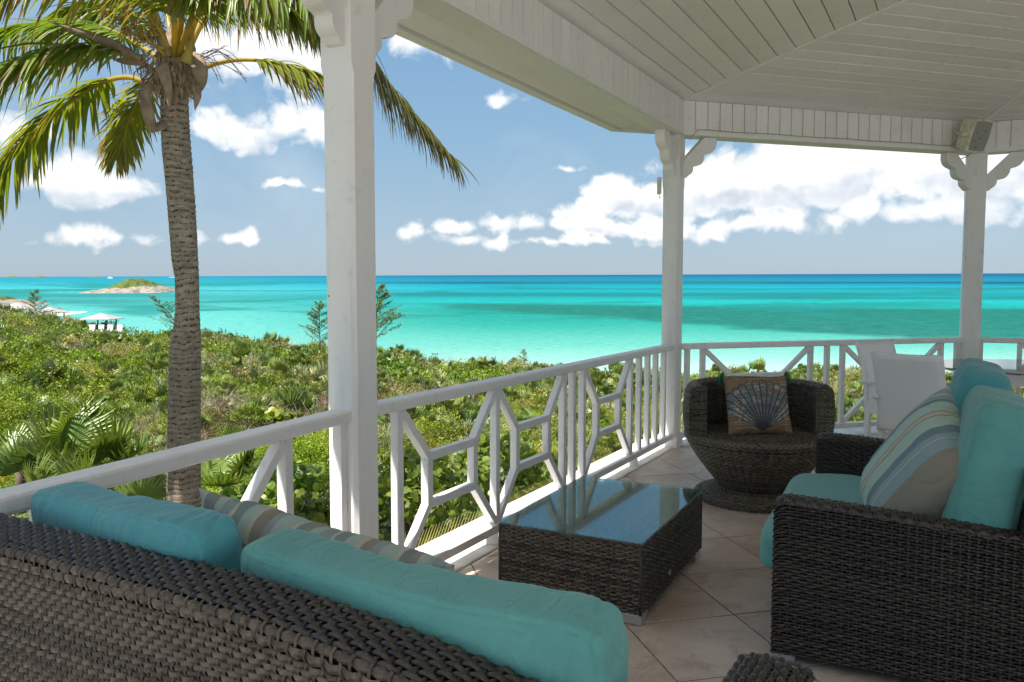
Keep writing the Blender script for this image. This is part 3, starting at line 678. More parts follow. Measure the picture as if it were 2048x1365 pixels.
# ------------------------------------------------------------ right sofa
RA=26.5; rw=dirv(RA); re_=dirv(RA+90); RO=Vector((1.04,3.13)); 
s2=empty('wicker_sofa',V3(RO,0)); tag(s2,'dark wicker sofa at the right, side arm towards the camera','sofa'); rinv=Matrix.Translation(-V3(RO,0))
r3=lambda w,e,z: Vector((RO.x+rw.x*w+re_.x*e,RO.y+rw.y*w+re_.y*e,z))
arm(s2,rinv,r3(0,0,0)[:2],rw,re_,.11,.98,.672,.615)
arm(s2,rinv,r3(1.65,0,0)[:2],-rw,re_,.11,.98,.672,.615)
rwv=np.array([rw.x,rw.y,0]); rev=np.array([re_.x,re_.y,0])
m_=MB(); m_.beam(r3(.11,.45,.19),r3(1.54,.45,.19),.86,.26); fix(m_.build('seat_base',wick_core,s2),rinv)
fix(weave('front_weave',flat(r3(.11,.015,.06),rwv,(0,0,1),-1),1.43,.28,.028,.013,wick_dark,s2),rinv)
fix(weave('back_weave',flat(r3(.0,.80,.30),rwv,(.12*re_.x,.12*re_.y,1),-1),1.65,.55,.028,.015,wick_dark,s2),rinv)
fix(weave('outer_back_weave',flat(r3(.0,.98,.04),rwv,(0,0,1),1),1.65,.78,.028,.015,wick_dark,s2),rinv)
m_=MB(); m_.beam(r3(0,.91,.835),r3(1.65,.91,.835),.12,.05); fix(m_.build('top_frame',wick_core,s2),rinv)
for w_ in(.05,1.6):
    for e_ in(.05,.9):
        m_=MB(); p=r3(w_,e_,.02); m_.box(p,(.05,.05,.04)); fix(m_.build('foot',metal,s2),rinv)
for k in s2.children: k.matrix_parent_inverse=rinv
rx,rf3=Vector((rw.x,rw.y,0)),Vector((-re_.x,-re_.y,0))
tag(cushion('seat_cushion',1.44,.92,.19,teal,frame(r3(.825,.335,.385),-rx,rf3,up),n=6,seed=7,wr=.007,crease=(2,6,4),bulge=.12),'teal seat cushion of the right sofa','cushion')
def lean2(w,e,z,tilt,yaw=0,roll=0):
    x=(-rx*math.cos(yaw)+rf3*math.sin(yaw)); f=(rx*math.sin(yaw)+rf3*math.cos(yaw))
    y=up*math.cos(tilt)-f*math.sin(tilt); z_=f*math.cos(tilt)+up*math.sin(tilt)
    if roll: x,y=(x*math.cos(roll)+y*math.sin(roll)),(y*math.cos(roll)-x*math.sin(roll))
    return frame(r3(w,e,z),x,y,z_)
tag(cushion('back_cushion',.78,.72,.24,teal,lean2(.46,.735,.735,.20,.0,.01),n=5,seed=8,wr=.012,crease=(6,3,4),ear=.05),'teal back cushion at the near end of the right sofa, behind the striped pillow','cushion','teal back cushions on the right sofa')
tag(cushion('back_cushion',.74,.74,.24,teal2,lean2(1.22,.72,.775,.20,.03,-.02),n=5,seed=9,wr=.012,crease=(6,3,4),ear=.05),'teal back cushion at the far end of the right sofa, nearest the white table','cushion','teal back cushions on the right sofa')
tag(cushion('striped_pillow',.64,.62,.24,stripes_a,lean2(.47,.50,.715,.48,-.38,-.42),knife=True,seed=10,wr=.010,crease=(6,6,4),res=50),'large sage and blue striped pillow on the right sofa','pillow')
# ------------------------------------------------------------ coffee table
TA=27.4; tw=dirv(TA); te=dirv(TA+90); TO=Vector((.567,3.455)); TL_,TW,THt=1.05,.706,.383
ct=empty('coffee_table',V3(TO,0)); tag(ct,'low wicker coffee table with glass top and metal feet','table'); tinv=Matrix.Translation(-V3(TO,0))
t3=lambda l,w,z: Vector((TO.x+tw.x*l-te.x*w,TO.y+tw.y*l-te.y*w,z))   # w runs left
tl=np.array([tw.x,tw.y,0]); tww=-np.array([te.x,te.y,0])
zb,zt=.052,THt-.022
fix(weave('near_side_weave',flat(t3(0,TW,zb),-tww,(0,0,1),1),TW,zt-zb,.0255,.0100,wick_grey,ct,.0048,colr=(.0,1)),tinv)
fix(weave('right_side_weave',flat(t3(0,0,zb),tl,(0,0,1),1),TL_,zt-zb,.0255,.0100,wick_grey,ct,.0048,colr=(0,.6)),tinv)
fix(weave('far_side_weave',flat(t3(TL_,0,zb),tww,(0,0,1),1),TW,zt-zb,.0235,.0092,wick_grey,ct,.0035),tinv)
fix(weave('left_side_weave',flat(t3(TL_,TW,zb),-tl,(0,0,1),1),TL_,zt-zb,.0235,.0092,wick_grey,ct,.0035),tinv)
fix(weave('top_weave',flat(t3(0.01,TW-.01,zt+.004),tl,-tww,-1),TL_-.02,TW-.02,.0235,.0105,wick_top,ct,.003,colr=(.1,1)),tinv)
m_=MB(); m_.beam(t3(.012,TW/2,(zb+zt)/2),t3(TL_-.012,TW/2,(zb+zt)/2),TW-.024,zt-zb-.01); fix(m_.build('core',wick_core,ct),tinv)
for (l,w) in ((0,0),(TL_,0),(0,TW),(TL_,TW)):
    m_=MB(); sl_=1 if l==0 else -1; sw=1 if w==0 else -1
    m_.tube([t3(l+.002*sl_,w+.002*sw,zb),t3(l+.002*sl_,w+.002*sw,zt+.004)],.008,8,col=(.1,.1,.1)); fix(m_.build('corner_post',wick_grey,ct,True),tinv)
    m_=MB(); m_.beam(t3(l+.008*sl_,w+.045*sw,.026),t3(l+.102*sl_,w+.045*sw,.026),.09,.048); o=fix(m_.build('foot',metal,ct,bevel=.006),tinv)
for a,b_ in (((0,0),(0,TW)),((0,0),(TL_,0)),((TL_,0),(TL_,TW)),((0,TW),(TL_,TW))):
    m_=MB(); pa,pb=t3(*a,zt+.005),t3(*b_,zt+.005); nn=24; 
    for k in range(nn):
        p,q=pa.lerp(pb,k/nn),pa.lerp(pb,(k+.96)/nn); mid=(p+q)/2+Vector((0,0,.002)); g=rnd.uniform(.2,.9)
        m_.tube([p,mid,q],[.007,.0085,.007],6,col=(g,g,g))
    fix(m_.build('rim_wrap',wick_grey,ct,True),tinv)
m_=MB(); m_.beam(t3(-.004,TW/2,THt-.0045),t3(TL_+.004,TW/2,THt-.0045),TW+.008,.007); fix(m_.build('glass_top',glass,ct,bevel=.0015),tinv)
m_=MB(); dsk=[]; p=t3(.42,-.006,.115)
m_.tube([p,p+Vector((te.x,te.y,0))*.004],[.015,.015],14); fix(m_.build('disc_tag',metal,ct),tinv)
for k in ct.children: k.matrix_parent_inverse=tinv
# ------------------------------------------------------------ round swivel chair
RC=Vector((1.745,5.66)); rc=empty('round_chair',V3(RC,0)); tag(rc,'round grey-brown wicker tub chair on a wide round base','armchair')
def lathe_fn(prof,th0,th1,R0):
    P=np.array(prof,dtype=float); d=np.diff(P,axis=0); L=np.concatenate([[0],np.cumsum(np.hypot(d[:,0],d[:,1]))])
    def fn(s,t):
        th=th0+s/R0; t=np.clip(t,0,L[-1]); r=np.interp(t,L,P[:,0]); z=np.interp(t,L,P[:,1]); e=.01
        dr=np.interp(np.minimum(t+e,L[-1]),L,P[:,0])-np.interp(np.maximum(t-e,0),L,P[:,0]); dz_=np.interp(np.minimum(t+e,L[-1]),L,P[:,1])-np.interp(np.maximum(t-e,0),L,P[:,1])
        l=np.hypot(dr,dz_)+1e-9; cr,sr=np.cos(th),np.sin(th)
        p=np.stack([r*cr,r*sr,z],1); n=np.stack([dz_/l*cr,dz_/l*sr,-dr/l],1); return p,n
    return fn,(th1-th0)*R0,L[-1]
def lw(nm,prof,t0=0,t1=2*PI,R0=.45,pu=.028,pv=.0145,m=wick_round,colr=(.0,1),amp=.0052,over=1):
    fn,U,V=lathe_fn(prof,t0,t1,R0); return weave(nm,fn,U,V,pu,pv,m,rc,amp,colr=colr,over=over)
lw('base_weave',[(.425,.0),(.435,.02),(.425,.042),(.36,.062),(.26,.085)],R0=.42,colr=(.2,1))
lw('bowl_weave',[(.25,.08),(.27,.11),(.345,.20),(.42,.30),(.47,.38),(.50,.435)],R0=.47)
lw('rim_weave',[(.50,.435),(.508,.45),(.50,.462),(.47,.466)],R0=.5,pu=.022,pv=.016,colr=(.5,1))
lw('seat_weave',[(.475,.465),(.36,.470),(.22,.472),(.05,.472)],R0=.42,pv=.014,colr=(0,.5))
T0,T1=R(-12),R(192)
lw('outer_back_weave',[(.50,.465),(.515,.55),(.515,.66),(.505,.76),(.485,.80)],T0,T1,.5,.026,.013)
lw('top_roll_weave',[(.485,.80),(.465,.815),(.43,.817),(.405,.80)],T0,T1,.46,.026,.015,colr=(.4,1))
lw('inner_back_weave',[(.405,.80),(.395,.70),(.39,.56),(.39,.47)],T0,T1,.4,.024,.013,colr=(0,.45))
for th,sg in ((T0,-1),(T1,1)):
    rd=np.array([math.cos(th),math.sin(th),0]); tg=np.array([-math.sin(th),math.cos(th),0])*sg
    def fn(s,t,rd=rd,tg=tg):
        z=.465+t; r=.39+s/.12*(.12-.018*np.clip((z-.72)/.1,0,1)**2); p=r[:,None]*rd+np.zeros((len(s),3)); p[:,2]=z-.012*np.clip((s-.09)/.03,0,1)*(z>.78); return p,np.broadcast_to(tg,(len(s),3))
    weave('arm_end_weave',fn,.12,.345,.02,.0125,wick_round,rc,.003,colr=(.4,1))
# shell pillow
def shell_color(x,y):
    """x,y in -1..1 : scallop shell print on sand linen"""
    n1=noise.noise(Vector((x*9,y*2.5,1))); n2=noise.noise(Vector((x*3,y*26,4))); n3=noise.noise(Vector((x*30,y*30,7)))
    base=Vector((.25,.17,.105))*(1+.25*n3+.2*n2)
    if n2*.9+n1*.4+noise.noise(Vector((x*2,y*7,9)))>.35: base=base.lerp(Vector((.50,.46,.38)),.3)
    cx,cy=.0,-.86; dx_,dy_=x-cx,y-cy; r=math.hypot(dx_,dy_); a=math.atan2(dx_,dy_)
    amax=1.10; 
    if abs(a)<amax and r>.02:
        ribs=15; ra=a/amax*ribs/2; fr=ra-math.floor(ra); sc=abs(math.sin(PI*fr))
        R_=(1.66-.32*abs(a/amax)**2.2)*(.94+.06*sc**.5)
        if abs(a)>.93*amax: R_*=.55
        if r<R_:
            q=r/R_; c=Vector((.19,.19,.205))
            band=noise.noise(Vector((math.floor(ra)*3.3,q*7,2)))
            if q>.55: c=c.lerp(Vector((.42,.40,.34)),.5+.5*n3) if band>.1 else c.lerp(Vector((.17,.21,.20)),.6)
            if q>.62 and noise.noise(Vector((math.floor(ra)*1.7,q*9,12)))>.22: c=Vector((.24,.15,.09))
            if q<.55: c=Vector((.16,.155,.18)).lerp(Vector((.15,.23,.22)),max(0,.3+n1)) 
            if abs(a)>.62*amax and q<.8: c=c.lerp(Vector((.46,.46,.40)),.45*(1+n1))
            c=c*(1+.7*n3+.5*n2)
            edge=min(fr,1-fr)*r*(2*amax/ribs)
            if edge<.018 or r>R_-.035: c=Vector((.07,.065,.08))
            return c
    return base
pm=frame((RC.x-.012,RC.y-.03,.665),(1,.08,0),(-.02,.30,.95),(.05,-.95,.30)); 
sp=cushion('shell_pillow',.47,.43,.17,shell_m,pm,knife=True,seed=11,wr=.004,res=75,crease=(5,5,4))
me=sp.data; at=me.color_attributes.new('Col','FLOAT_COLOR','POINT'); arr=np.ones((len(me.vertices),4),dtype=np.float32)
for i,v in enumerate(me.vertices):
    c=shell_color(v.co.x/.235,v.co.y/.215) if v.co.z>-.001 else Vector((.25,.17,.105)); arr[i,:3]=c
at.data.foreach_set('color',arr.ravel()); tag(sp,'tan linen pillow printed with a grey-blue scallop shell, on the round chair','pillow')
for (px_,py_) in ((-.235,-.215),(.235,-.215),(-.225,.21),(.225,.21)):
    b=MB(); 
    for k in range(26):
        a=rnd.uniform(0,2*PI); p0=Vector((px_,py_,0)); out=Vector((px_,py_,0)).normalized(); low=py_<0
        p1=p0+out*.02+Vector((rnd.uniform(-.02,.02),rnd.uniform(-.02,.02),rnd.uniform(-.02,.02)))
        p2=p1+(Vector((out.x*.06,-.005,.03)) if low else Vector((out.x*.012,-.055,.0)))+Vector((rnd.uniform(-.018,.018),rnd.uniform(-.012,.012),rnd.uniform(-.02,.02)))
        b.tube([p0,p1,p2],[.004,.004,.002],4)
    b.build('tassel',green_t,sp,True)
# ------------------------------------------------------------ white dining set
def sheet(pts_grid,th):
    """thick sheet from grid of (P) rows"""
    g=np.array(pts_grid); n_,m_2=g.shape[:2]; du=np.gradient(g,axis=0); dv=np.gradient(g,axis=1); nn=np.cross(du,dv); nn/=np.linalg.norm(nn,axis=2)[:,:,None]+1e-9
    A=g+nn*th/2; B=g-nn*th/2; V=np.concatenate([A.reshape(-1,3),B.reshape(-1,3)]); K=n_*m_2; F=[]
    idx=lambda i,j:i*m_2+j
    for i in range(n_-1):
        for j in range(m_2-1):
            F.append((idx(i,j),idx(i+1,j),idx(i+1,j+1),idx(i,j+1))); F.append((K+idx(i,j),K+idx(i,j+1),K+idx(i+1,j+1),K+idx(i+1,j)))
    per=[(i,0) for i in range(n_)]+[(n_-1,j) for j in range(1,m_2)]+[(i,m_2-1) for i in range(n_-2,-1,-1)]+[(0,j) for j in range(m_2-2,0,-1)]
    for a,b in zip(per,per[1:]+per[:1]): F.append((idx(*b),idx(*a),K+idx(*a),K+idx(*b)))
    return V,np.array(F)
def dining_chair():
    e=empty('dining_chair',(0,0,0))   # faces +y, origin under the back's middle
    w=.50
    rows=[]
    for k in range(15):
        t=k/14; z=.40+.60*t; y=-.02-.10*t**1.8+.015*math.sin(PI*t)
        rows.append([(x*(w/2)*(1+.04*t),y+.028*(1-x*x)*-1*t,z+(.012*(x*x)*t)) for x in np.linspace(-1,1,11)])
    V,F=sheet(rows,.035); npobj('backrest',V,F,plastic_w,e)
    for sx_ in(-1,1):
        b=MB(); b.box((sx_*(w/2-.02),-.005,.25),(.042,.045,.50)); b.build('leg',alu_w,e,bevel=.006)
        b=MB(); b.box((sx_*(w/2-.02),.44,.21),(.042,.045,.42)); b.build('leg',alu_w,e,bevel=.006)
        b=MB(); b.tube([(sx_*(w/2+.005),-.07,.66),(sx_*(w/2+.01),.15,.665),(sx_*(w/2),.38,.645),(sx_*(w/2-.005),.44,.60),(sx_*(w/2-.01),.45,.42)],[.018]*5,8); b.build('armrest',alu_w,e,True)
        b=MB(); b.box((sx_*(w/2-.004),.21,.505),(.012,.40,.24)); b.build('side_panel',plastic_w,e,bevel=.003)
    b=MB(); b.box((0,.22,.42),(w-.02,.47,.05)); b.build('seat',plastic_w,e,bevel=.015)
    b=MB(); b.box((.02,-.05,.392),(.07,.012,.02)); b.build('clip',alu_w,e,bevel=.003)
    return e
dc=dining_chair()
dcb=copy_tree(dc)
A_,B_=Vector((2.77,6.11)),Vector((3.07,5.72)); mid=(A_+B_)/2; dd=(B_-A_).normalized(); fwd=Vector((-dd.y,dd.x)) # facing away
ang=math.atan2(-fwd.x,fwd.y); dc.location=(mid.x+fwd.x*.10,mid.y+fwd.y*.10,0); dc.rotation_euler=(0,0,ang)
tag(dc,'white fabric dining chair in front, its back turned to the camera','chair','white fabric dining chairs')
dcb.location=(3.32,7.22,0); dcb.rotation_euler=(0,0,R(-128)); 
dcb.location=(3.36,7.20,0); dcb.rotation_euler=(0,0,R(-148))
tag(dcb,'white fabric dining chair farther back against the railing','chair','white fabric dining chairs')
dc3=copy_tree(dc); dc3.location=(5.15,6.35,0); dc3.rotation_euler=(0,0,R(20)); tag(dc3,'white fabric dining chair at the right side of the glass table','chair','white fabric dining chairs')
wt=empty('dining_table',(4.68,7.33,0)); tag(wt,'white octagonal dining table with grey glass top beside the right railing','table')
oc=[(.80*math.cos(R(22.5+45*k-11)),.80*math.sin(R(22.5+45*k-11))) for k in range(8)]
m_=MB(); m_.prism(oc,lambda x,y,t:(x,y,t),.766,.778); m_.build('glass_top',glass_d,wt,bevel=.002)
m_=MB(); m_.prism([(x*.96,y*.96) for x,y in oc],lambda x,y,t:(x,y,t),.750,.762); m_.build('top_frame',alu_w,wt)
for k in range(4):
    a=R(45+90*k-8); b=MB(); x,y=.52*math.cos(a),.52*math.sin(a); b.box((x,y,.36),(.075,.075,.72)); b.build('leg',alu_w,wt,bevel=.006)
    a2=R(135+90*k-8); x2,y2=.52*math.cos(a2),.52*math.sin(a2); b=MB(); b.beam((x,y,.68),(x2,y2,.68),.03,.10); b.build('apron',alu_w,wt,bevel=.004)
# ------------------------------------------------------------ speaker, cable, box
spk=empty('loudspeaker',aty(1950,271,8.15)); tag(spk,'cream outdoor loudspeaker tilted under the ceiling at the right corner','loudspeaker')
fx=Vector((.35,-.86,-.32)).normalized(); sxv=Vector((.93,.36,0)).normalized(); syv=fx.cross(sxv)*-1
Rm=Matrix((sxv,syv,fx)).transposed()
cs_=[(-.12,-.155),(-.13,0),(-.12,.155),(-.06,.165),(.06,.165),(.12,.155),(.13,0),(.12,-.155),(.06,-.165),(-.06,-.165)]
m_=MB(); n_=len(cs_); rings=[(.55,-.13),(.85,-.09),(1,0),(1.02,.05),(.97,.062)]
vs=[Rm@Vector((x*k,y*(.5+.5*k),z)) for k,z in rings for x,y in cs_]
fs=[(r*n_+j,r*n_+(j+1)%n_,(r+1)*n_+(j+1)%n_,(r+1)*n_+j) for r in range(len(rings)-1) for j in range(n_)]+[tuple(range(n_))[::-1],tuple((len(rings)-1)*n_+j for j in range(n_))]
m_.add(vs,fs); m_.build('housing',cream,spk,bevel=.004)
m_=MB(); vs=[Rm@Vector((x*.86,y*.88,z)) for z in(.055,.068) for x,y in cs_]; m_.add(vs,[(j,(j+1)%n_,n_+(j+1)%n_,n_+j) for j in range(n_)]+[tuple(range(n_))[::-1],tuple(range(n_,2*n_))]); m_.build('grille',greyp,spk,bevel=.004)
for (x,y) in ((0,.02),(-.07,.05),(-.07,-.03),(.04,-.05),(-.02,.11)):
    m_=MB(); p=Rm@Vector((x,y,.068)); m_.tube([p,p+fx*.003],[.006]*2,8); m_.build('screw',wick_core,spk)
m_=MB(); p=-sxv*.13; m_.tube([p,p-sxv*.05],[.03,.026],12); m_.build('bracket_knob',cream,spk,True,)
m_=MB(); m_.tube([-sxv*.16,-sxv*.17-fx*.08,-fx*.19-sxv*.05],[.012]*3,6); m_.build('mount_arm',cream,spk,True)
def wire(name,pts,r,label,cat='cable'):
    m_=MB(); m_.tube(pts,r,6); return tag(m_.build(name,cable_m,None,True),label,cat)
Y8=8.3
cab=[V3(miter(2,.104),2.95)]
for k in range(1,13):
    p=miter(2,.106).lerp(miter(3,.106),k/13.5); cab.append(V3(p,2.936+.004*math.sin(k*2.1)))
wire('cable',[V3(miter(2,.10)+dirv(AC)*.06,2.84),V3(miter(2,.105)+dirv(AC)*.14,2.935)]+cab[1:],.004,'thin cable clipped along the lower edge of the middle beam')
wire('cable',[aty(1903,290,8.35),aty(1915,282,8.25),aty(1925,272,8.2)],.004,'short cable leading into the left side of the loudspeaker')
wire('cable',[aty(1921,319,8.3),aty(1934,313,8.25),aty(1946,303,8.2)],.005,'loose cable end hanging under the loudspeaker')
bx=empty('small_box',aty(1318.5,372,7.47)); tag(bx,'small cream box with a metal hook on the side of the middle post','box')
m_=MB(); m_.box((0,0,0),(.03,.07,.15)); m_.build('case',cream,bx,bevel=.004)
m_=MB(); m_.tube([(0,0,-.075),(.0,0,-.10),(.004,0,-.115),(.01,0,-.11),(.012,0,-.10)],.003,6); m_.build('hook',metal,bx,True)
#@@OUTDOOR
# ------------------------------------------------------------ sea
KX,KY=.0034,.01645
def seaz(x,y): return -9+KY*max(y,0)+KX*x*min(1,max(0,y/300))
ys=np.concatenate([np.linspace(-3000,0,6),np.linspace(20,300,15),np.geomspace(340,6500,40)]); xs=np.concatenate([-np.geomspace(9000,60,24),np.linspace(-40,40,5),np.geomspace(60,9000,24)])
gx,gy=np.meshgrid(xs,ys,indexing='ij'); gz=-9+KY*np.maximum(gy,0)+KX*gx*np.clip(gy/300,0,1)
nb_=len(ys); ii=(np.arange(len(xs)-1)[:,None]*nb_+np.arange(nb_-1)[None,:]).ravel()
seam=bpy.data.materials.new('lagoon_water'); seam.use_nodes=True; t=seam.node_tree; b=t.nodes['Principled BSDF']
geo=N(t,'ShaderNodeNewGeometry'); sp=N(t,'ShaderNodeSeparateXYZ'); t.links.new(geo.outputs['Position'],sp.inputs[0])
Yc=M(t,'MAXIMUM',sp.outputs[1],20); ax_=M(t,'DIVIDE',sp.outputs[0],Yc)
q=M(t,'SUBTRACT',M(t,'DIVIDE',10.5,Yc),M(t,'MULTIPLY',ax_,KX))           # depth coordinate: shallow near shore, deep far out
LN=M(t,'LOGARITHM',Yc,math.e)
cxy=N(t,'ShaderNodeCombineXYZ'); t.links.new(M(t,'MULTIPLY',ax_,2.2),cxy.inputs[0]); t.links.new(M(t,'MULTIPLY',LN,3.2),cxy.inputs[1])
cx2=N(t,'ShaderNodeCombineXYZ'); t.links.new(M(t,'MULTIPLY',ax_,3.0),cx2.inputs[0]); t.links.new(M(t,'MULTIPLY',q,60),cx2.inputs[1])
wob=M(t,'MULTIPLY',M(t,'SUBTRACT',NOI(t,cxy.outputs[0],1.0,4,.55),.5),.022)
qq=M(t,'ADD',q,M(t,'MULTIPLY',wob,M(t,'ADD',M(t,'MULTIPLY',q,7),.12)))
tt=M(t,'DIVIDE',qq,.115,clamp=True)
rampR=RAMP(t,tt,[(0,(.004,.065,.16)),(.03,(.002,.10,.21)),(.055,(.0,.15,.25)),(.082,(.0,.15,.23)),(.097,(.0,.045,.10)),(.118,(.0,.20,.28)),(.16,(.0,.26,.33)),(.23,(.0,.19,.205)),(.30,(.004,.30,.30)),(.39,(.001,.21,.175)),(.55,(.018,.27,.22)),(.77,(.10,.38,.32)),(.93,(.24,.47,.42)),(1,(.34,.52,.47))])
rampL=RAMP(t,tt,[(0,(.01,.10,.20)),(.045,(.01,.20,.30)),(.10,(.015,.26,.33)),(.17,(.05,.34,.36)),(.25,(.03,.235,.235)),(.32,(.05,.30,.29)),(.42,(.09,.39,.36)),(.75,(.14,.42,.38)),(1,(.22,.46,.42))])
side=MR(t,ax_,-.42,-.02,0,1,True)
c=MIX(t,side,rampL,rampR)
# sea-grass reef patches
n1=NOI(t,cx2.outputs[0],1.3,5,.55,.6); n2=NOI(t,cx2.outputs[0],9,6,.7)
band=M(t,'MULTIPLY',MR(t,q,.040,.046,0,1,True),M(t,'SUBTRACT',1,MR(t,q,.060,M(t,'MULTIPLY',M(t,'ADD',ax_,.25),.20).node.outputs[0] if False else .078,0,1,True)))
edge=MR(t,ax_,-.2,-.02,0,1,True)
bandlo=M(t,'SUBTRACT',MR(t,ax_,-.25,.30,.052,.066),.0); 
upper=MR(t,M(t,'SUBTRACT',q,MR(t,ax_,-.15,.5,.0352,.0428)),-.0015,.002,0,1,True)
lower=MR(t,M(t,'SUBTRACT',M(t,'ADD',MR(t,ax_,-.16,.5,.037,.083),M(t,'MULTIPLY',M(t,'SUBTRACT',n1,.5),.022)),q),-.003,.004,0,1,True)
reef=M(t,'MULTIPLY',M(t,'MULTIPLY',upper,lower),M(t,'MULTIPLY',edge,MR(t,n2,.25,.6,.70,1.0)))
c=MIX(t,M(t,'MULTIPLY',reef,.97),c,(.006,.115,.09))
pat=MR(t,n1,.50,.62,0,.75,True); pat=M(t,'MULTIPLY',pat,M(t,'MULTIPLY',MR(t,q,.006,.014),M(t,'SUBTRACT',1,MR(t,q,.05,.062))))
c=MIX(t,pat,c,(.003,.16,.15))

# thin sea-grass streaks further out
st_=None
for (q0,hw_s,a0,a1,kk) in ((.0108,.0010,.02,.30,.85),(.0185,.0012,-.02,.75,.7),(.0255,.0022,-.15,.50,.8),(.0300,.0016,.25,.8,.75),(.0205,.0010,-.55,-.12,.5),(.0262,.0022,-.62,-.40,.6),(.0345,.0030,-.64,-.42,.55)):
    yy_=M(t,'ABSOLUTE',M(t,'SUBTRACT',M(t,'ADD',q,M(t,'MULTIPLY',M(t,'SUBTRACT',n1,.5),.006)),q0)); v_=M(t,'MULTIPLY',M(t,'SUBTRACT',1,MR(t,yy_,hw_s*.4,hw_s*1.5,0,1,True)),M(t,'MULTIPLY',MR(t,ax_,a0-.08,a0+.05,0,kk,True),M(t,'SUBTRACT',1,MR(t,ax_,a1-.08,a1+.05,0,1,True))))
    st_=v_ if st_ is None else M(t,'MAXIMUM',st_,v_)
c=MIX(t,M(t,'MULTIPLY',st_,MR(t,n2,.25,.6,.6,1.0)),c,(.003,.13,.135))
fine=NOI(t,cx2.outputs[0],26,5,.7); c=MIX(t,MR(t,fine,.45,.72,0,.42),c,(.004,.13,.13))
c=MIX(t,MR(t,NOI(t,geo.outputs['Position'],.35,5,.7),.5,.8,0,.16),c,(.22,.46,.44))
c=MIX(t,1.0,MIX(t,.02,c,(.5,.6,.6)),(.79,.79,.80),'MULTIPLY'); t.links.new(c,b.inputs['Base Color']); b.inputs['Roughness'].default_value=.5; b.inputs['Specular IOR Level'].default_value=.0
c=c; bn=N(t,'ShaderNodeBump'); bn.inputs['Strength'].default_value=.6; bn.inputs['Distance'].default_value=.3; t.links.new(NOI(t,geo.outputs['Position'],.9,6,.65,.4),bn.inputs['Height']); t.links.new(bn.outputs[0],b.inputs['Normal'])
sea=npobj('sea',np.stack([gx.ravel(),gy.ravel(),gz.ravel()],1),np.stack([ii,ii+nb_,ii+nb_+1,ii+1],1)[:,::-1],seam); tag(sea,kind='structure')
# ------------------------------------------------------------ ground
UU=[-900,0,100,150,270,400,560,760,1000,1200,1400,1700,2048,3200]
YE=[170,150,150,145,120,105,95,84,78,72,66,66,70,80]
VE=[618,628,637,650,668,677,692,716,730,742,752,748,746,746]
def yend(u): return float(np.interp(u,UU,YE))
def vend(u): return float(np.interp(u,UU,VE))
def gz_(x,y):
    if y<4: return -3.2
    u=1024+FPX*x/y; u=min(max(u,-900),3200); ye=yend(u); ze=HE-ye*(vend(u)-574.6)/FPX-1.15
    f=min(1,(y-8)/(ye-8)) if y>8 else 0
    z=-3.2+(ze+3.2)*f
    z+=.35*(noise.noise(Vector((x*.05,y*.05,0)))+.6*noise.noise(Vector((x*.14,y*.14,3))))*min(1,max(0,(y-9)/12))*(1-.6*f)
    if y>ye+2: z=min(z,seaz(x,y))-.25*(y-ye-2)
    return z
gy_=np.concatenate([np.array([-90,-40,-15,0,3]),np.linspace(5,60,34),np.linspace(62,200,60)]); gx_=np.concatenate([np.linspace(-260,-70,30),np.linspace(-67,67,68),np.linspace(72,260,20)])
V=[(x,y,gz_(x,y)) for x in gx_ for y in gy_]; nb_=len(gy_); ii=(np.arange(len(gx_)-1)[:,None]*nb_+np.arange(nb_-1)[None,:]).ravel()
groundm=mat('sandy_scrub_soil',(.10,.09,.05),.95,.1,var=(.055,.07,.025),vscale=.8)
gr=npobj('ground',V,np.stack([ii,ii+nb_,ii+nb_+1,ii+1],1),groundm); tag(gr,kind='structure')
# ------------------------------------------------------------ foliage materials
def leafm(name,a,b,rough=.5,trans=.25,rv=.38,spec=.3):
    m=bpy.data.materials.new(name); m.use_nodes=True; t=m.node_tree; p=t.nodes['Principled BSDF']
    at=N(t,'ShaderNodeVertexColor',layer_name='Col'); sx=N(t,'ShaderNodeSeparateColor'); t.links.new(at.outputs[0],sx.inputs[0])
    c=MIX(t,sx.outputs[0],a,b); oi=N(t,'ShaderNodeObjectInfo'); h=N(t,'ShaderNodeHueSaturation'); t.links.new(c,h.inputs['Color'])
    t.links.new(MR(t,oi.outputs['Random'],0,1,1-rv,1+rv),h.inputs['Value']); r2=M(t,'FRACT',M(t,'MULTIPLY',oi.outputs['Random'],7.31)); t.links.new(MR(t,r2,0,1,.475,.52),h.inputs['Hue'])
    t.links.new(h.outputs[0],p.inputs['Base Color']); p.inputs['Roughness'].default_value=rough; p.inputs['Specular IOR Level'].default_value=spec
    tr=N(t,'ShaderNodeBsdfTranslucent'); t.links.new(MIX(t,1.0,h.outputs[0],(1.5,1.4,.5),'MULTIPLY'),tr.inputs[0]); mx=N(t,'ShaderNodeMixShader'); mx.inputs[0].default_value=trans
    t.links.new(p.outputs[0],mx.inputs[1]); t.links.new(tr.outputs[0],mx.inputs[2]); t.links.new(mx.outputs[0],t.nodes['Material Output'].inputs[0]); return m
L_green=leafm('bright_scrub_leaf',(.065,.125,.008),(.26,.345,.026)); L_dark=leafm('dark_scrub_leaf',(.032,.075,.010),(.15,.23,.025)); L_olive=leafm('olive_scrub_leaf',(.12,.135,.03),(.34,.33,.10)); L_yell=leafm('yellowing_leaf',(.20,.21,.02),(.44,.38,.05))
L_palm=leafm('thatch_palm_leaf',(.075,.125,.02),(.22,.29,.07),.34,.2,.2,.5); L_grape=leafm('sea_grape_leaf',(.09,.15,.015),(.27,.33,.05),.4,.3,.2,.4)
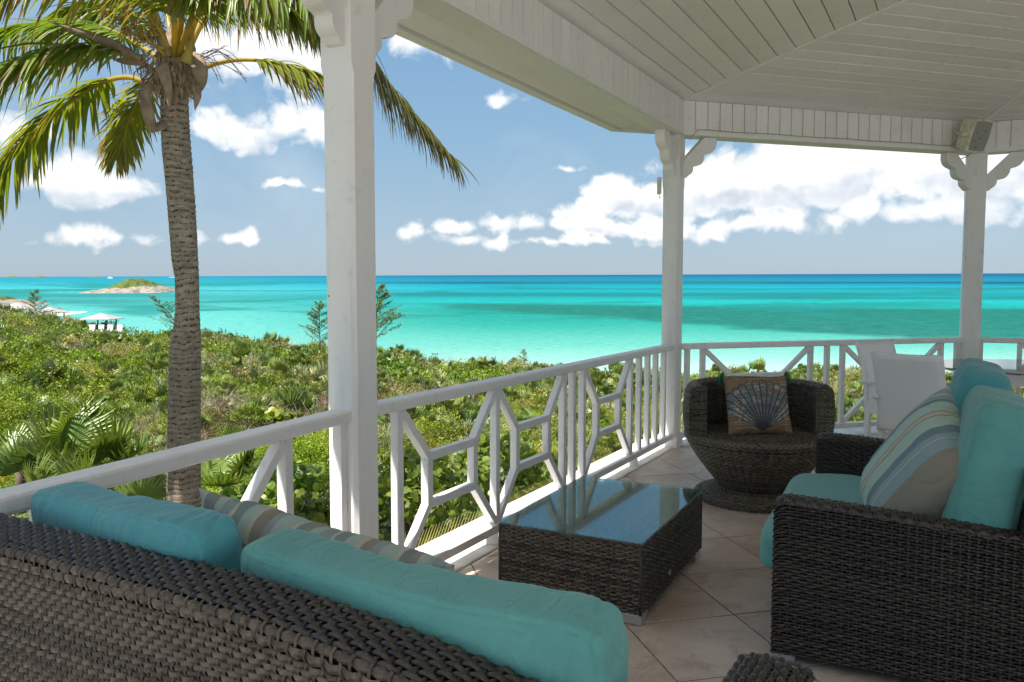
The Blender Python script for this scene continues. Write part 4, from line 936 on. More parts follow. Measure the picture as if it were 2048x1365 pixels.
L_twig=mat('dry_twig',(.26,.19,.14),.9,.1,rndv=.3); L_red=leafm('reddish_scrub_leaf',(.16,.10,.05),(.32,.20,.10),.6,.15); L_pine=leafm('pine_needle',(.08,.13,.04),(.22,.28,.09),.6,.2,.1); barkm=mat('grey_bark',(.15,.12,.09),.9,.1,var=(.09,.07,.05),vscale=12); L_straw=leafm('straw_palm_leaf',(.38,.30,.11),(.60,.52,.22),.5,.3,.2)
def leaf_cloud(n,size,seed,rad=(1,1,.8),shell=.55,aspect=.55,twigs=8,fold=True,clusters=26):
    g=np.random.default_rng(seed); cc=g.normal(size=(clusters,3)); cc/=np.linalg.norm(cc,axis=1)[:,None]; cc[:,2]=np.abs(cc[:,2])*.95+.05; cc*=(shell+(1-shell)*g.random(clusters)[:,None])
    V=[];F=[];C=[]; k=0
    for i in range(n):
        c=cc[g.integers(clusters)]; p=c*np.array(rad)+g.normal(size=3)*.15; 
        d=g.normal(size=3)+c*.8+np.array([0,0,.3]); d/=np.linalg.norm(d); s_=np.cross(d,g.normal(size=3)); s_/=np.linalg.norm(s_)+1e-9; nn=np.cross(d,s_)
        L=size*g.uniform(.6,1.3); w=L*aspect/2
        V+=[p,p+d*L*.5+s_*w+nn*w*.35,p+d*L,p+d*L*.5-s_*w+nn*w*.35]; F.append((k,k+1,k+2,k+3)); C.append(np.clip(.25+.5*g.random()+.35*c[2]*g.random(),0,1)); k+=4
    for i in range(twigs):
        c=cc[g.integers(clusters)]*np.array(rad)*1.1; a=np.array([0,0,-.1]); w=.012; s_=np.array([w,0,0])
        V+=[a-s_,a+s_,c+s_*.4,c-s_*.4]; F.append((k,k+1,k+2,k+3)); C.append(0.); k+=4
    return np.array(V),np.array(F),np.array(C)
def twig_cloud(n,seed):
    g=np.random.default_rng(seed); V=[];F=[];k=0
    for i in range(n):
        d=g.normal(size=3); d[2]=abs(d[2])+.3; d/=np.linalg.norm(d); a=np.array([g.normal()*.15,g.normal()*.15,0])+d*g.uniform(.1,.5); 
        for q_ in range(3):
            e=a+(d+g.normal(size=3)*.35)*g.uniform(.25,.6); s_=np.cross(d,g.normal(size=3)); s_/=np.linalg.norm(s_); w=.007
            V+=[a-s_*w,a+s_*w,e+s_*w*.3,e-s_*w*.3]; F.append((k,k+1,k+2,k+3)); k+=4; a=e
    return np.array(V),np.array(F),np.zeros(k//4)
def fan_leaf(seg,rad,span,g,droop=.25,stem=.5,colv=.5,width=1.0):
    """fan leaf centred at origin, petiole along -y; returns verts, quads, col"""
    V=[];F=[];C=[];k=0
    for i in range(seg):
        a=-span/2+span*(i+.5)/seg; L=rad*(1-.18*abs(a/(span/2))**2)*g.uniform(.92,1.06); w=span/seg*rad*.40*width
        d=np.array([math.sin(a),math.cos(a),0]); s_=np.array([math.cos(a),-math.sin(a),0])
        cols=np.clip(colv+g.normal()*.15,0,1)
        pts=[(0.02,.12),(.5,1.0),(.8,.55),(1.0,.04)]
        for j,(tt_,ww) in enumerate(pts):
            c=d*L*tt_; c=c+np.array([0,0,-droop*L*tt_**2.2*(.6+.8*g.random()*(tt_>.7))])
            V+=[c-s_*w*ww+np.array([0,0,w*.25*ww]),c+np.array([0,0,-w*.35*ww]),c+s_*w*ww+np.array([0,0,w*.25*ww])]
        for j in range(3):
            b_=k+j*3; F+=[(b_,b_+1,b_+4,b_+3),(b_+1,b_+2,b_+5,b_+4)]; C+=[cols*(.8 if j<2 else 1.1)+ (0.25 if j==0 else 0)]*2
        k+=12
    return np.array(V),np.array(F),np.clip(np.array(C),0,1)
def fan_plant(n,seed,rad=.42,seg=16,h=.5):
    g=np.random.default_rng(seed); VV=[];FF=[];CC=[];k=0
    for i in range(n):
        az_=2*PI*i/n*2.4+g.uniform(-.3,.3); elv=g.uniform(.15,1.35); 
        V,F,C=fan_leaf(seg,rad*g.uniform(.75,1.1),R(g.uniform(200,290)),g,g.uniform(.1,.5),colv=g.uniform(.2,.8))
        tilt=-elv*.9; ct_,st_=math.cos(elv),math.sin(elv)
        # leaf frame: y outwards along petiole direction, z upward normal
        y=np.array([math.cos(az_)*ct_,math.sin(az_)*ct_,st_]); x=np.array([-math.sin(az_),math.cos(az_),0.]); z=np.cross(x,y)
        r_=.25+h*g.uniform(.5,1)
        P=V@np.stack([x,y,z]) + y*r_
        w=.008; P2=np.array([-x*w,x*w,y*r_+x*w,y*r_-x*w])
        VV+=[P,P2]; FF+=[F+k,np.array([[0,1,2,3]])+k+len(P)]; CC+=[C,np.array([.6])]; k+=len(P)+4
    return np.concatenate(VV),np.concatenate(FF),np.concatenate(CC)
def grape(n,seed):
    g=np.random.default_rng(seed); V=[];F=[];C=[];k=0
    for i in range(n):
        c=g.normal(size=3); c/=np.linalg.norm(c); c[2]=abs(c[2]); p=c*np.array([.8,.8,.75])*g.uniform(.6,1.05); nn=c+g.normal(size=3)*.6+np.array([0,-.2,.4]); nn/=np.linalg.norm(nn); s_=np.cross(nn,g.normal(size=3)); s_/=np.linalg.norm(s_); t_=np.cross(nn,s_); r_=g.uniform(.045,.085)
        ring=[p+(s_*math.cos(a)+t_*math.sin(a))*r_+nn*.12*r_*math.cos(2*a) for a in np.linspace(0,2*PI,9)[:-1]]
        V+=ring; F+=[(k,k+1,k+2,k+3),(k,k+3,k+4,k+7),(k+4,k+5,k+6,k+7)]; cv=g.random()*.9; C+=[cv]*3; k+=8
    return np.array(V),np.array(F),np.array(C)
def tuft(n,seed,L=.6):
    g=np.random.default_rng(seed); V=[];F=[];C=[];k=0
    for i in range(n):
        a=g.uniform(0,2*PI); e=g.uniform(.5,1.4); d=np.array([math.cos(a)*math.cos(e),math.sin(a)*math.cos(e),math.sin(e)]); s_=np.array([-math.sin(a),math.cos(a),0])*.008; l=L*g.uniform(.6,1.1)
        p0=np.zeros(3)+g.normal(size=3)*.03; p1=p0+d*l*.6; p2=p1+(d+np.array([0,0,-.7]))*l*.45
        V+=[p0-s_,p0+s_,p1+s_,p1-s_,p2+s_*.2,p2-s_*.2]; F+=[(k,k+1,k+2,k+3),(k+3,k+2,k+4,k+5)]; cv=g.random(); C+=[cv,cv]; k+=6
    return np.array(V),np.array(F),np.array(C)
def C3(c): return np.stack([c,c,c],1)
protos={}
def proto(col,name,vfc,m):
    V,F,C=vfc; o=npobj(name,V,F,m,'none',True,C3(C)); col.objects.link(o); return o
def scatter(name,label_kind,coll,pts,rots,scls,idxs):
    me=bpy.data.meshes.new(name); me.vertices.add(len(pts)); me.vertices.foreach_set('co',np.asarray(pts,dtype=np.float32).ravel())
    for nm,tp,arr,key in (('rot','FLOAT_VECTOR',rots,'vector'),('scl','FLOAT_VECTOR',scls,'vector'),('idx','INT',idxs,'value')):
        a=me.attributes.new(nm,tp,'POINT'); a.data.foreach_set(key,np.asarray(arr,dtype=np.float32 if tp!='INT' else np.int32).ravel())
    o=bpy.data.objects.new(name,me); COL.objects.link(o); o['kind']='stuff'
    g=bpy.data.node_groups.new(name,'GeometryNodeTree'); g.interface.new_socket('Geometry',in_out='INPUT',socket_type='NodeSocketGeometry'); g.interface.new_socket('Geometry',in_out='OUTPUT',socket_type='NodeSocketGeometry')
    gi=g.nodes.new('NodeGroupInput'); go=g.nodes.new('NodeGroupOutput'); ip=g.nodes.new('GeometryNodeInstanceOnPoints'); ci=g.nodes.new('GeometryNodeCollectionInfo')
    ci.inputs['Collection'].default_value=coll; ci.inputs['Separate Children'].default_value=True; ci.inputs['Reset Children'].default_value=True
    g.links.new(gi.outputs[0],ip.inputs['Points']); g.links.new(ci.outputs[0],ip.inputs['Instance']); ip.inputs['Pick Instance'].default_value=True
    for nm,tp,so_ in (('rot','FLOAT_VECTOR','Rotation'),('scl','FLOAT_VECTOR','Scale'),('idx','INT','Instance Index')):
        na=g.nodes.new('GeometryNodeInputNamedAttribute'); na.data_type=tp; na.inputs['Name'].default_value=nm; g.links.new(na.outputs['Attribute'],ip.inputs[so_])
    g.links.new(ip.outputs[0],go.inputs[0]); md=o.modifiers.new('gn','NODES'); md.node_group=g
    return o
SC=bpy.data.collections.new('scrub_kinds'); names=[]
def P_(nm,vfc,m): proto(SC,nm,vfc,m); names.append(nm)
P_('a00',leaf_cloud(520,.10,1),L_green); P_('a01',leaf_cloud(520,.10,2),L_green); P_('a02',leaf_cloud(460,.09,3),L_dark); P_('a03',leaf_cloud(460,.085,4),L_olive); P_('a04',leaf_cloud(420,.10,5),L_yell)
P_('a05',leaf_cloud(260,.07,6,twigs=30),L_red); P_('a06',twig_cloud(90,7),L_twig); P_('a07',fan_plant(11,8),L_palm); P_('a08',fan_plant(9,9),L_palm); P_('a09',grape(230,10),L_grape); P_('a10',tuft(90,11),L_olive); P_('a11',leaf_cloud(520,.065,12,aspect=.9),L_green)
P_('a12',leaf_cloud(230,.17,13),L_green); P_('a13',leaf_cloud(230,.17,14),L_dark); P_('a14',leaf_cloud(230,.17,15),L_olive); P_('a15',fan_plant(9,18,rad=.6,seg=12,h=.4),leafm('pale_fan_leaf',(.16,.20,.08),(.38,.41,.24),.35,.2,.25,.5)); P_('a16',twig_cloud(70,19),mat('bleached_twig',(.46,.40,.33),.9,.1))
def outside(x,y,mg=.75):
    p=Vector((x,y)); 
    for i in range(4):
        if (p-PP[i]).dot(inward(ANG[i]))<-mg: return True
    return False
pts=[];rots=[];scl=[];idx=[]
def pick(x,y,far):
    a=noise.noise(Vector((x*.11,y*.07,1.5))); b_=noise.noise(Vector((x*.09+9,y*.06,4))); c_=noise.noise(Vector((x*.25,y*.2,8))); r_=rnd.random()
    if b_>.22 and r_<.55: return 5 if r_<.32 else 6
    if a>.10: 
        return (0 if r_<.35 else 1 if r_<.6 else 11 if r_<.75 else 2 if r_<.85 else 7)
    if a<-.14: return (7 if r_<.36 else 8 if r_<.62 else 3 if r_<.8 else 10 if r_<.9 else 2)
    return (3 if r_<.2 else 0 if r_<.4 else 2 if r_<.55 else 4 if r_<.63 else 7 if r_<.74 else 11 if r_<.84 else 6 if r_<.9 else 1)
y=4.6
while y<170:
    st=max(.42,.0125*y+.20); 
    a=-.92
    while a<.86:
        a+=st/y*rnd.uniform(.7,1.3); yy=y+rnd.uniform(-.6,.6)*st; x=a*yy
        u=1024+FPX*a
        if yy>yend(min(max(u,-900),3200))+.5 or not outside(x,yy,.95): continue
        if 165<u<282 and 98<yy<122 and rnd.random()<.93: continue
        f_=min(1,yy/60); k=pick(x,yy,f_)
        if yy>38 and k in(0,1,11): k=12
        elif yy>38 and k==2: k=13
        elif yy>38 and k in(3,4): k=14 if k==3 else 4
        near=yy<16
        if near and k in(0,2,3,11) and rnd.random()<.14: k=9
        s_=rnd.uniform(.55,1.0)*(st*.95+.28) if k<5 or 11<=k<=14 else rnd.uniform(.6,1.0)*(.45+.008*yy)
        if k==9: s_=rnd.uniform(.45,.75)
        if k in(7,8):
            s_*=1.05 if yy<25 else 1.5
            if rnd.random()<.05: k=15
        elif k==6 and rnd.random()<.5: k=16
        elif k in(12,13,14) and noise.noise(Vector((x*.45,yy*.30,11)))>.32: k=13; s_*=1.35
        zc=gz_(x,yy)
        if near: h_=rnd.uniform(.05,.7)+1.0*(noise.noise(Vector((x*.33,yy*.33,2)))+.22)
        else: h_=rnd.uniform(.1,.6)+1.25*noise.noise(Vector((x*.22,yy*.16,2)))+.5*noise.noise(Vector((x*.6,yy*.4,6)))
        pts.append((x,yy,zc+h_)); rots.append((rnd.uniform(-.25,.25),rnd.uniform(-.25,.25),rnd.uniform(0,6.28))); scl.append((s_,s_,s_*rnd.uniform(.75,1.05))); idx.append(k)
    y+=st*.72
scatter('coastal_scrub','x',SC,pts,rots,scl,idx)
NPTS=len(pts)
# ------------------------------------------------------------ coconut palm in front of the post
YP=7.6
palm=empty('coconut_palm',V3((aty(370,900,YP).x,YP),gz_(-3,YP))); tag(palm,'tall coconut palm left of the foreground post, its crown filling the upper left','palm tree'); pinv=Matrix.Translation(-Vector(palm.location))
tp_=[(366,1400,72),(367,1150,68),(368,1015,65),(368,900,63),(369,800,61),(370,720,60),(372,670,56),(374,655,50),(375,620,45),(374,560,45),(370,520,49),(366,460,51),(362,400,52),(357,340,53),(353,300,54),(350,250,53),(349,205,51),(348,180,44)]
path=[aty(u,v,YP) for u,v,w in tp_]; rad=[w/2*YP/FPX for u,v,w in tp_]
zz=[p.z for p in path]; n_=760; zs=np.linspace(zz[0],zz[-1],n_); xs_=np.interp(zs,zz,[p.x for p in path]); rs=np.interp(zs,zz,rad)
K=36; V=[];C=[]
ringstep=.052
for i,z in enumerate(zs):
    ph=(z/ringstep)%1
    for j in range(K):
        a=2*PI*j/K; wob=noise.noise(Vector((math.cos(a)*2,math.sin(a)*2,z*7)))
        ph=((z+.022*wob+.012*math.sin(a+z*3)+.06*noise.noise(Vector((0,0,z*2.3)))+.03*noise.noise(Vector((7,0,z*6))))/ringstep)%1
        r_=rs[i]*(1+.02*noise.noise(Vector((math.cos(a)*3,math.sin(a)*3,z*14))))+.0085*(ph**.7-.5)*(1+1.2*noise.noise(Vector((math.cos(a)*1.5,math.sin(a)*1.5,z*4))))*(1.0 if z>.2 else .7)
        V.append((xs_[i]+r_*math.cos(a),YP+r_*math.sin(a),z)); C.append(1-ph)
F=[(i*K+j,i*K+(j+1)%K,(i+1)*K+(j+1)%K,(i+1)*K+j) for i in range(n_-1) for j in range(K)]
tm=bpy.data.materials.new('ringed_palm_bark'); tm.use_nodes=True; t=tm.node_tree; b=t.nodes['Principled BSDF']; tcn=N(t,'ShaderNodeTexCoord'); P=tcn.outputs['Object']
at=N(t,'ShaderNodeVertexColor',layer_name='Col'); sx=N(t,'ShaderNodeSeparateColor'); t.links.new(at.outputs[0],sx.inputs[0])
mp=N(t,'ShaderNodeMapping'); t.links.new(P,mp.inputs[0]); mp.inputs['Scale'].default_value=(9,9,24)
c=MIX(t,MR(t,NOI(t,mp.outputs[0],1,6,.65),.32,.68),(.47,.39,.30),(.20,.15,.11))
sz=N(t,'ShaderNodeSeparateXYZ'); t.links.new(P,sz.inputs[0]); c=MIX(t,MR(t,sz.outputs[2],.6,1.6,.45,0),c,(.16,.12,.095))
mp2=N(t,'ShaderNodeMapping'); t.links.new(P,mp2.inputs[0]); mp2.inputs['Scale'].default_value=(40,40,12)
holes=M(t,'MAXIMUM',M(t,'MULTIPLY',MR(t,sx.outputs[0],.55,.85,0,1),MR(t,NOI(t,mp2.outputs[0],1,4,.65),.46,.54)),MR(t,sx.outputs[0],.6,1,0,.30)); c=MIX(t,M(t,'MULTIPLY',holes,.95),c,(.022,.015,.010))
flk=MR(t,NOI(t,P,34,4,.6),.66,.72,0,.6); c=MIX(t,flk,c,(.42,.38,.33))
t.links.new(c,b.inputs['Base Color']); b.inputs['Roughness'].default_value=.85; b.inputs['Specular IOR Level'].default_value=.15
bn=N(t,'ShaderNodeBump'); bn.inputs['Strength'].default_value=.8; bn.inputs['Distance'].default_value=.01; t.links.new(NOI(t,mp2.outputs[0],1.5,6,.7),bn.inputs['Height']); t.links.new(bn.outputs[0],b.inputs['Normal'])
o=npobj('trunk',V,F,tm,palm,True,C3(np.array(C))); o.matrix_parent_inverse=pinv
# fronds
frm=bpy.data.materials.new('palm_frond'); frm.use_nodes=True; t=frm.node_tree; b=t.nodes['Principled BSDF']; at=N(t,'ShaderNodeVertexColor',layer_name='Col'); t.links.new(at.outputs[0],b.inputs['Base Color']); b.inputs['Roughness'].default_value=.38; b.inputs['Specular IOR Level'].default_value=.45
tr=N(t,'ShaderNodeBsdfTranslucent'); t.links.new(MIX(t,1.0,at.outputs[0],(1.7,1.5,.45),'MULTIPLY'),tr.inputs[0]); mx=N(t,'ShaderNodeMixShader'); mx.inputs[0].default_value=.38; t.links.new(b.outputs[0],mx.inputs[1]); t.links.new(tr.outputs[0],mx.inputs[2]); t.links.new(mx.outputs[0],t.nodes['Material Output'].inputs[0])
GRN,YEL,BRN,RAC=np.array((.065,.16,.014)),np.array((.34,.38,.03)),np.array((.23,.16,.085)),np.array((.42,.33,.06))
def catmull(pts,n):
    P=[pts[0]*2-pts[1]]+pts+[pts[-1]*2-pts[-2]]; out=[]
    for i in range(n+1):
        f=i/n*(len(pts)-1); k=min(int(f),len(pts)-2); t=f-k; a,b_,c_,d=P[k:k+4]
        out.append(.5*((2*b_)+(-a+c_)*t+(2*a-5*b_+4*c_-d)*t*t+(-a+3*b_-3*c_+d)*t**3))
    return out
def frond(px,t0=.22,n=62,L=.62,yel=.35,dry=.1,hang=.9,w=.020,seed=0,r0=.026,jit=.25,sidev=.55):
    n=int(n*1.9); w=w*.92; L=L*1.10
    g=np.random.default_rng(seed); pts=[aty(u,v,YP+dy) for u,v,dy in px]; ra=catmull(pts,48); b=MB()
    rr=[r0*(1-i/48)**.8+.0025 for i in range(49)]
    b.tube(ra,rr,6,True,col=RAC if dry<.6 else BRN*1.2)
    for i,p in enumerate(ra[:14]): pass
    def sample(f):
        f=f*48; k=min(int(f),47); return ra[k].lerp(ra[k+1],f-k),(ra[k+1]-ra[k]).normalized()
    for i in range(n):
        f=t0+(1-t0)*(i+.5)/n; p,tg=sample(f); sd_=tg.cross(Vector((0,0,1)))
        if sd_.length<.2: sd_=Vector((1,0,0)).cross(tg)
        sd_.normalize(); upv=sd_.cross(tg).normalized()
        q_=(f-t0)/(1-t0); prof=min(1,q_*5+.35)*(1-.75*max(0,q_-.45)**1.3/.55**1.3*.75)
        for s_ in(-1,1):
            if g.random()<.06+dry*.15: continue
            l=L*prof*g.uniform(.82,1.12); d0=(tg*(.55+.5*q_)+sd_*s_*sidev*(1+.3*g.normal())+upv*(.12+.1*g.normal())).normalized()
            hg=hang*(1+.25*g.normal()); m_=5; pp=[p]; d=d0.copy()
            for k in range(m_):
                d=(d+Vector((g.normal()*.04,g.normal()*.04,-hg*.26))).normalized(); pp.append(pp[-1]+d*l/m_)
            base=GRN*(.8+.5*g.random())*(1-yel)+YEL*yel*(.6+.8*g.random())
            tipb=g.random()<(.35+dry); c0=base*(1-dry)+BRN*dry
            vs=[];nf=[]
            for k,pnt in enumerate(pp):
                ww=w*[.55,1.0,1.0,.8,.5,.08][k]; dd=(pp[min(k+1,m_)]-pp[max(k-1,0)]).normalized(); lat=dd.cross(upv+sd_*.25*s_)
                if lat.length<.1: lat=sd_
                lat.normalize(); nn=lat.cross(dd); vs+=[pnt-lat*ww+nn*ww*.5,pnt,pnt+lat*ww+nn*ww*.5]
            for k in range(m_):
                cc=c0 if k<3 else (c0*.5+BRN*.5 if tipb else c0*1.05)
                if k==4 and tipb: cc=BRN*g.uniform(.7,1.3)
                b.add([],[]); base_i=len(b.v) if k==0 else base_i
                if k==0: b.v+=[tuple(x) for x in vs]
                o_=base_i+k*3; b.f+=[(o_,o_+1,o_+4,o_+3),(o_+1,o_+2,o_+5,o_+4)]; b.c+=[cc,cc]
    o=b.build('frond',frm,palm,True); o.matrix_parent_inverse=pinv; return o
FR=[ # image trace of each rachis with its own depth offset (metres)
 dict(px=[(318,150,0),(255,112,-.2),(150,93,-.5),(50,115,-.8),(-60,165,-1.1),(-170,270,-1.3)],L=.72,yel=.30,hang=1.0,n=70,w=.022),
 dict(px=[(300,166,.1),(250,155,.3),(190,172,.5),(110,228,.6),(30,310,.7),(-30,420,.7),(-50,520,.7)],L=.62,yel=.35,hang=.9,n=66,t0=.25,w=.020),
 dict(px=[(325,140,.2),(296,165,.6),(268,215,1.0),(248,270,1.2),(234,318,1.3)],L=.50,yel=.65,hang=.6,n=46,t0=.22,w=.018,dry=.22),
 dict(px=[(322,120,.2),(270,85,.5),(200,55,.9),(110,48,1.2),(10,62,1.4),(-90,110,1.5)],L=.62,yel=.12,hang=1.1,n=60),
 dict(px=[(335,110,-.1),(290,20,-.3),(220,-60,-.5),(110,-90,-.7),(-20,-70,-.9),(-140,-10,-1.0)],L=.82,yel=.75,hang=1.1,n=74,w=.022),
 dict(px=[(345,110,.2),(330,10,.5),(280,-90,.9),(180,-120,1.3),(60,-80,1.6)],L=.7,yel=.55,hang=1.2,n=56),
 dict(px=[(385,150,.0),(430,128,.1),(490,120,.15),(560,128,.15),(640,150,.1),(700,185,.0)],L=.46,yel=.5,hang=1.1,n=46,t0=.45,dry=.22),
 dict(px=[(372,110,.0),(420,20,.1),(500,-60,.2),(590,-60,.3),(680,20,.35),(755,135,.4),(825,225,.4),(905,315,.4)],L=.80,yel=.28,hang=1.05,n=105,t0=.2,dry=.55,w=.017,sidev=.75),
 dict(px=[(366,115,-.2),(400,20,-.7),(450,-60,-1.2),(520,-85,-1.6),(600,-60,-1.9),(680,-10,-2.1)],L=.80,yel=.25,hang=1.25,n=70,w=.022),
 dict(px=[(355,110,-.3),(372,-10,-.9),(420,-80,-1.5),(500,-50,-2.0),(560,0,-2.2)],L=.62,yel=.3,hang=1.1,n=52,w=.020),
 dict(px=[(360,100,.3),(420,30,.8),(500,-10,1.2),(580,10,1.5),(640,70,1.7)],L=.60,yel=.25,hang=1.2,n=56),
 dict(px=[(350,110,-.3),(345,0,-1.0),(320,-90,-1.6),(270,-140,-2.0)],L=.7,yel=.6,hang=1.0,n=40),
 dict(px=[(358,105,-.35),(395,10,-.9),(440,-45,-1.2),(500,-70,-1.5),(570,-60,-1.7)],L=.70,yel=.45,hang=1.25,n=50,w=.021),
 dict(px=[(350,110,-.3),(362,20,-.7),(340,-60,-1.1),(300,-110,-1.4),(240,-130,-1.6)],L=.62,yel=.5,hang=1.3,n=40,w=.020),
 dict(px=[(345,130,.3),(310,60,.9),(250,20,1.4),(170,10,1.8),(90,40,2.1)],L=.6,yel=.3,hang=1.2,n=52),
]
for k,fd in enumerate(FR): frond(seed=k+20,**fd)
# drop the coloured list for uncoloured corner: crown fibre, spathes, stalks
fib=mat('palm_fibre',(.40,.30,.20),.9,.1,var=(.20,.14,.09),vscale=14,bump=(30,.8,.02)); spm=mat('dry_spathe',(.34,.26,.185),.7,.2,var=(.20,.145,.10),vscale=9,bump=(40,.5,.005)); stalkm=mat('yellow_flower_stalk',(.42,.30,.06),.7,.2,var=(.30,.18,.04),vscale=20)
def blob(nm,c,r,m,sq=(1,1,1),seed=0,amp=.25):
    V=[];F=[]; n1,n2=22,14
    for i in range(n2+1):
        th=PI*i/n2
        for j in range(n1):
            a=2*PI*j/n1; d=Vector((math.sin(th)*math.cos(a)*sq[0],math.sin(th)*math.sin(a)*sq[1],math.cos(th)*sq[2])); k=1+amp*noise.noise(d*2.3+Vector((seed,0,0)))+amp*.5*noise.noise(Vector((d.x*4,d.y*4,d.z*9+seed))); V.append(c+d*r*k)
    F=[(i*n1+j,(i+1)*n1+j,(i+1)*n1+(j+1)%n1,i*n1+(j+1)%n1) for i in range(n2) for j in range(n1)]
    b=MB(); b.add(V,F); o=b.build(nm,m,palm,True); o.matrix_parent_inverse=pinv; return o
blob('crown_fibre',aty(350,168,YP),.185,fib,(1.05,1,.75),1); blob('crown_fibre',aty(352,118,YP),.20,fib,(.9,.9,1.2),5,.35)
def ribbon(nm,px,ws,m,cup=.4,curl=0):
    pts=catmull([aty(u,v,YP+dy) for u,v,dy in px],20); V=[]; n2=6
    for i,p in enumerate(pts):
        w_=np.interp(i/20,np.linspace(0,1,len(ws)),ws)*YP/FPX/2; t_=(pts[min(i+1,20)]-pts[max(i-1,0)]).normalized(); lat=t_.cross(Vector((0,-1,0))).normalized(); fw=lat.cross(t_)
        for j in range(n2+1):
            s_=-1+2*j/n2; V.append(p+lat*w_*s_+Vector((0,-1,0))*w_*cup*(1-s_*s_)+fw*.004*noise.noise(Vector((i*.4,s_*2,curl))))
    F=[(i*(n2+1)+j,i*(n2+1)+j+1,(i+1)*(n2+1)+j+1,(i+1)*(n2+1)+j) for i in range(20) for j in range(n2)]
    b=MB(); b.add(V,F); o=b.build(nm,m,palm,True); sm=o.modifiers.new('s','SOLIDIFY'); sm.thickness=.008; o.matrix_parent_inverse=pinv; return o
ribbon('spathe',[(282,118,-.25),(230,92,-.3),(170,68,-.35),(95,42,-.4)],[10,20,14,2],spm)
ribbon('spathe',[(296,165,-.2),(292,200,-.24),(298,235,-.26),(305,262,-.24)],[20,24,24,12],spm,.35)
ribbon('spathe',[(300,262,-.22),(322,252,-.16),(345,235,-.05)],[10,20,16],spm,.3)
ribbon('spathe',[(322,130,-.26),(332,160,-.28),(338,190,-.28),(336,218,-.28)],[30,22,12,2],spm,.15,3)
ribbon('spathe',[(383,108,-.24),(398,135,-.26),(402,165,-.24),(396,190,-.22)],[16,34,22,3],spm,.25,5)
ribbon('spathe',[(392,170,-.24),(394,195,-.24),(390,220,-.24)],[20,16,2],spm,.3,6)
ribbon('spathe',[(225,118,-.1),(250,122,-.16),(290,120,-.2)],[3,14,24],spm,.3,7)
ribbon('petiole',[(372,128,-.3),(376,95,-.35),(384,40,-.5),(392,-20,-.7)],[26,20,17,14],mat('yellow_petiole',(.42,.31,.07),.5,.3,var=(.30,.25,.07),vscale=8),.8)
ribbon('petiole',[(335,115,-.24),(318,60,-.3),(300,0,-.4),(290,-40,-.5)],[22,19,17,14],mat('olive_petiole',(.36,.30,.10),.5,.3,var=(.25,.2,.08),vscale=8),.8)
for k,(a,b_) in enumerate((((330,110),(250,20)),((330,100),(225,30)),((340,100),(290,-10)))):
    g=MB(); p0=aty(*a,YP-.3); p1=aty(*b_,YP-.45); ax_v=catmull([p0,p0.lerp(p1,.5)+Vector((0,0,-.04)),p1],12); g.tube(ax_v,[.014]*6+[.008]*7,6)
    for i in range(4,13):
        for q_ in range(5):
            c0=ax_v[i]; c1=c0+Vector((rnd.uniform(-.10,.04),rnd.uniform(-.08,.08),rnd.uniform(-.05,.10))); c2=c1+Vector((rnd.uniform(-.06,.02),0,rnd.uniform(-.09,.02))); g.tube([c0,c1,c2],[.005,.004,.003],4)
            for m__ in range(3): pp=c1.lerp(c2,m__/2); g.tube([pp,pp+Vector((.006,0,.008))],.007,5)
    o=g.build('flower_stalk',stalkm,palm,True); o.matrix_parent_inverse=pinv
fbm=MB()
for k in range(230):
    a_=rnd.uniform(-1,1); zz_=rnd.uniform(-.12,.25); p0=aty(350,165,YP)+Vector((a_*.19,-.10-.12*(1-a_*a_)**.5,zz_)); l_=rnd.uniform(.05,.20)
    p1=p0+Vector((a_*l_*.5+rnd.uniform(-.04,.04),-.03,-l_*.5)); p2=p1+Vector((rnd.uniform(-.03,.03),0,-l_*.6)); wv_=rnd.uniform(.003,.011)
    fbm.add([p0-Vector((wv_,0,0)),p0+Vector((wv_,0,0)),p1+Vector((wv_,0,0)),p1-Vector((wv_,0,0)),p2],[(0,1,2,3),(3,2,4)])
o=fbm.build('hanging_fibre',fib,palm); o.matrix_parent_inverse=pinv; o['kind']='stuff'
# thin bare stems right of crown
g=MB()
for k in range(16):
    p0=aty(395+rnd.uniform(-6,6),118+rnd.uniform(-14,20),YP-.2); u2=rnd.uniform(430,500); v2=rnd.uniform(90,175); p1=aty((395+u2)/2,rnd.uniform(95,130),YP-.25); g.tube(catmull([p0,p1,aty(u2,v2,YP-.2)],8),.0028,4)
o=g.build('bare_flower_stems',mat('bare_stem',(.10,.07,.05),.9),palm); o.matrix_parent_inverse=pinv
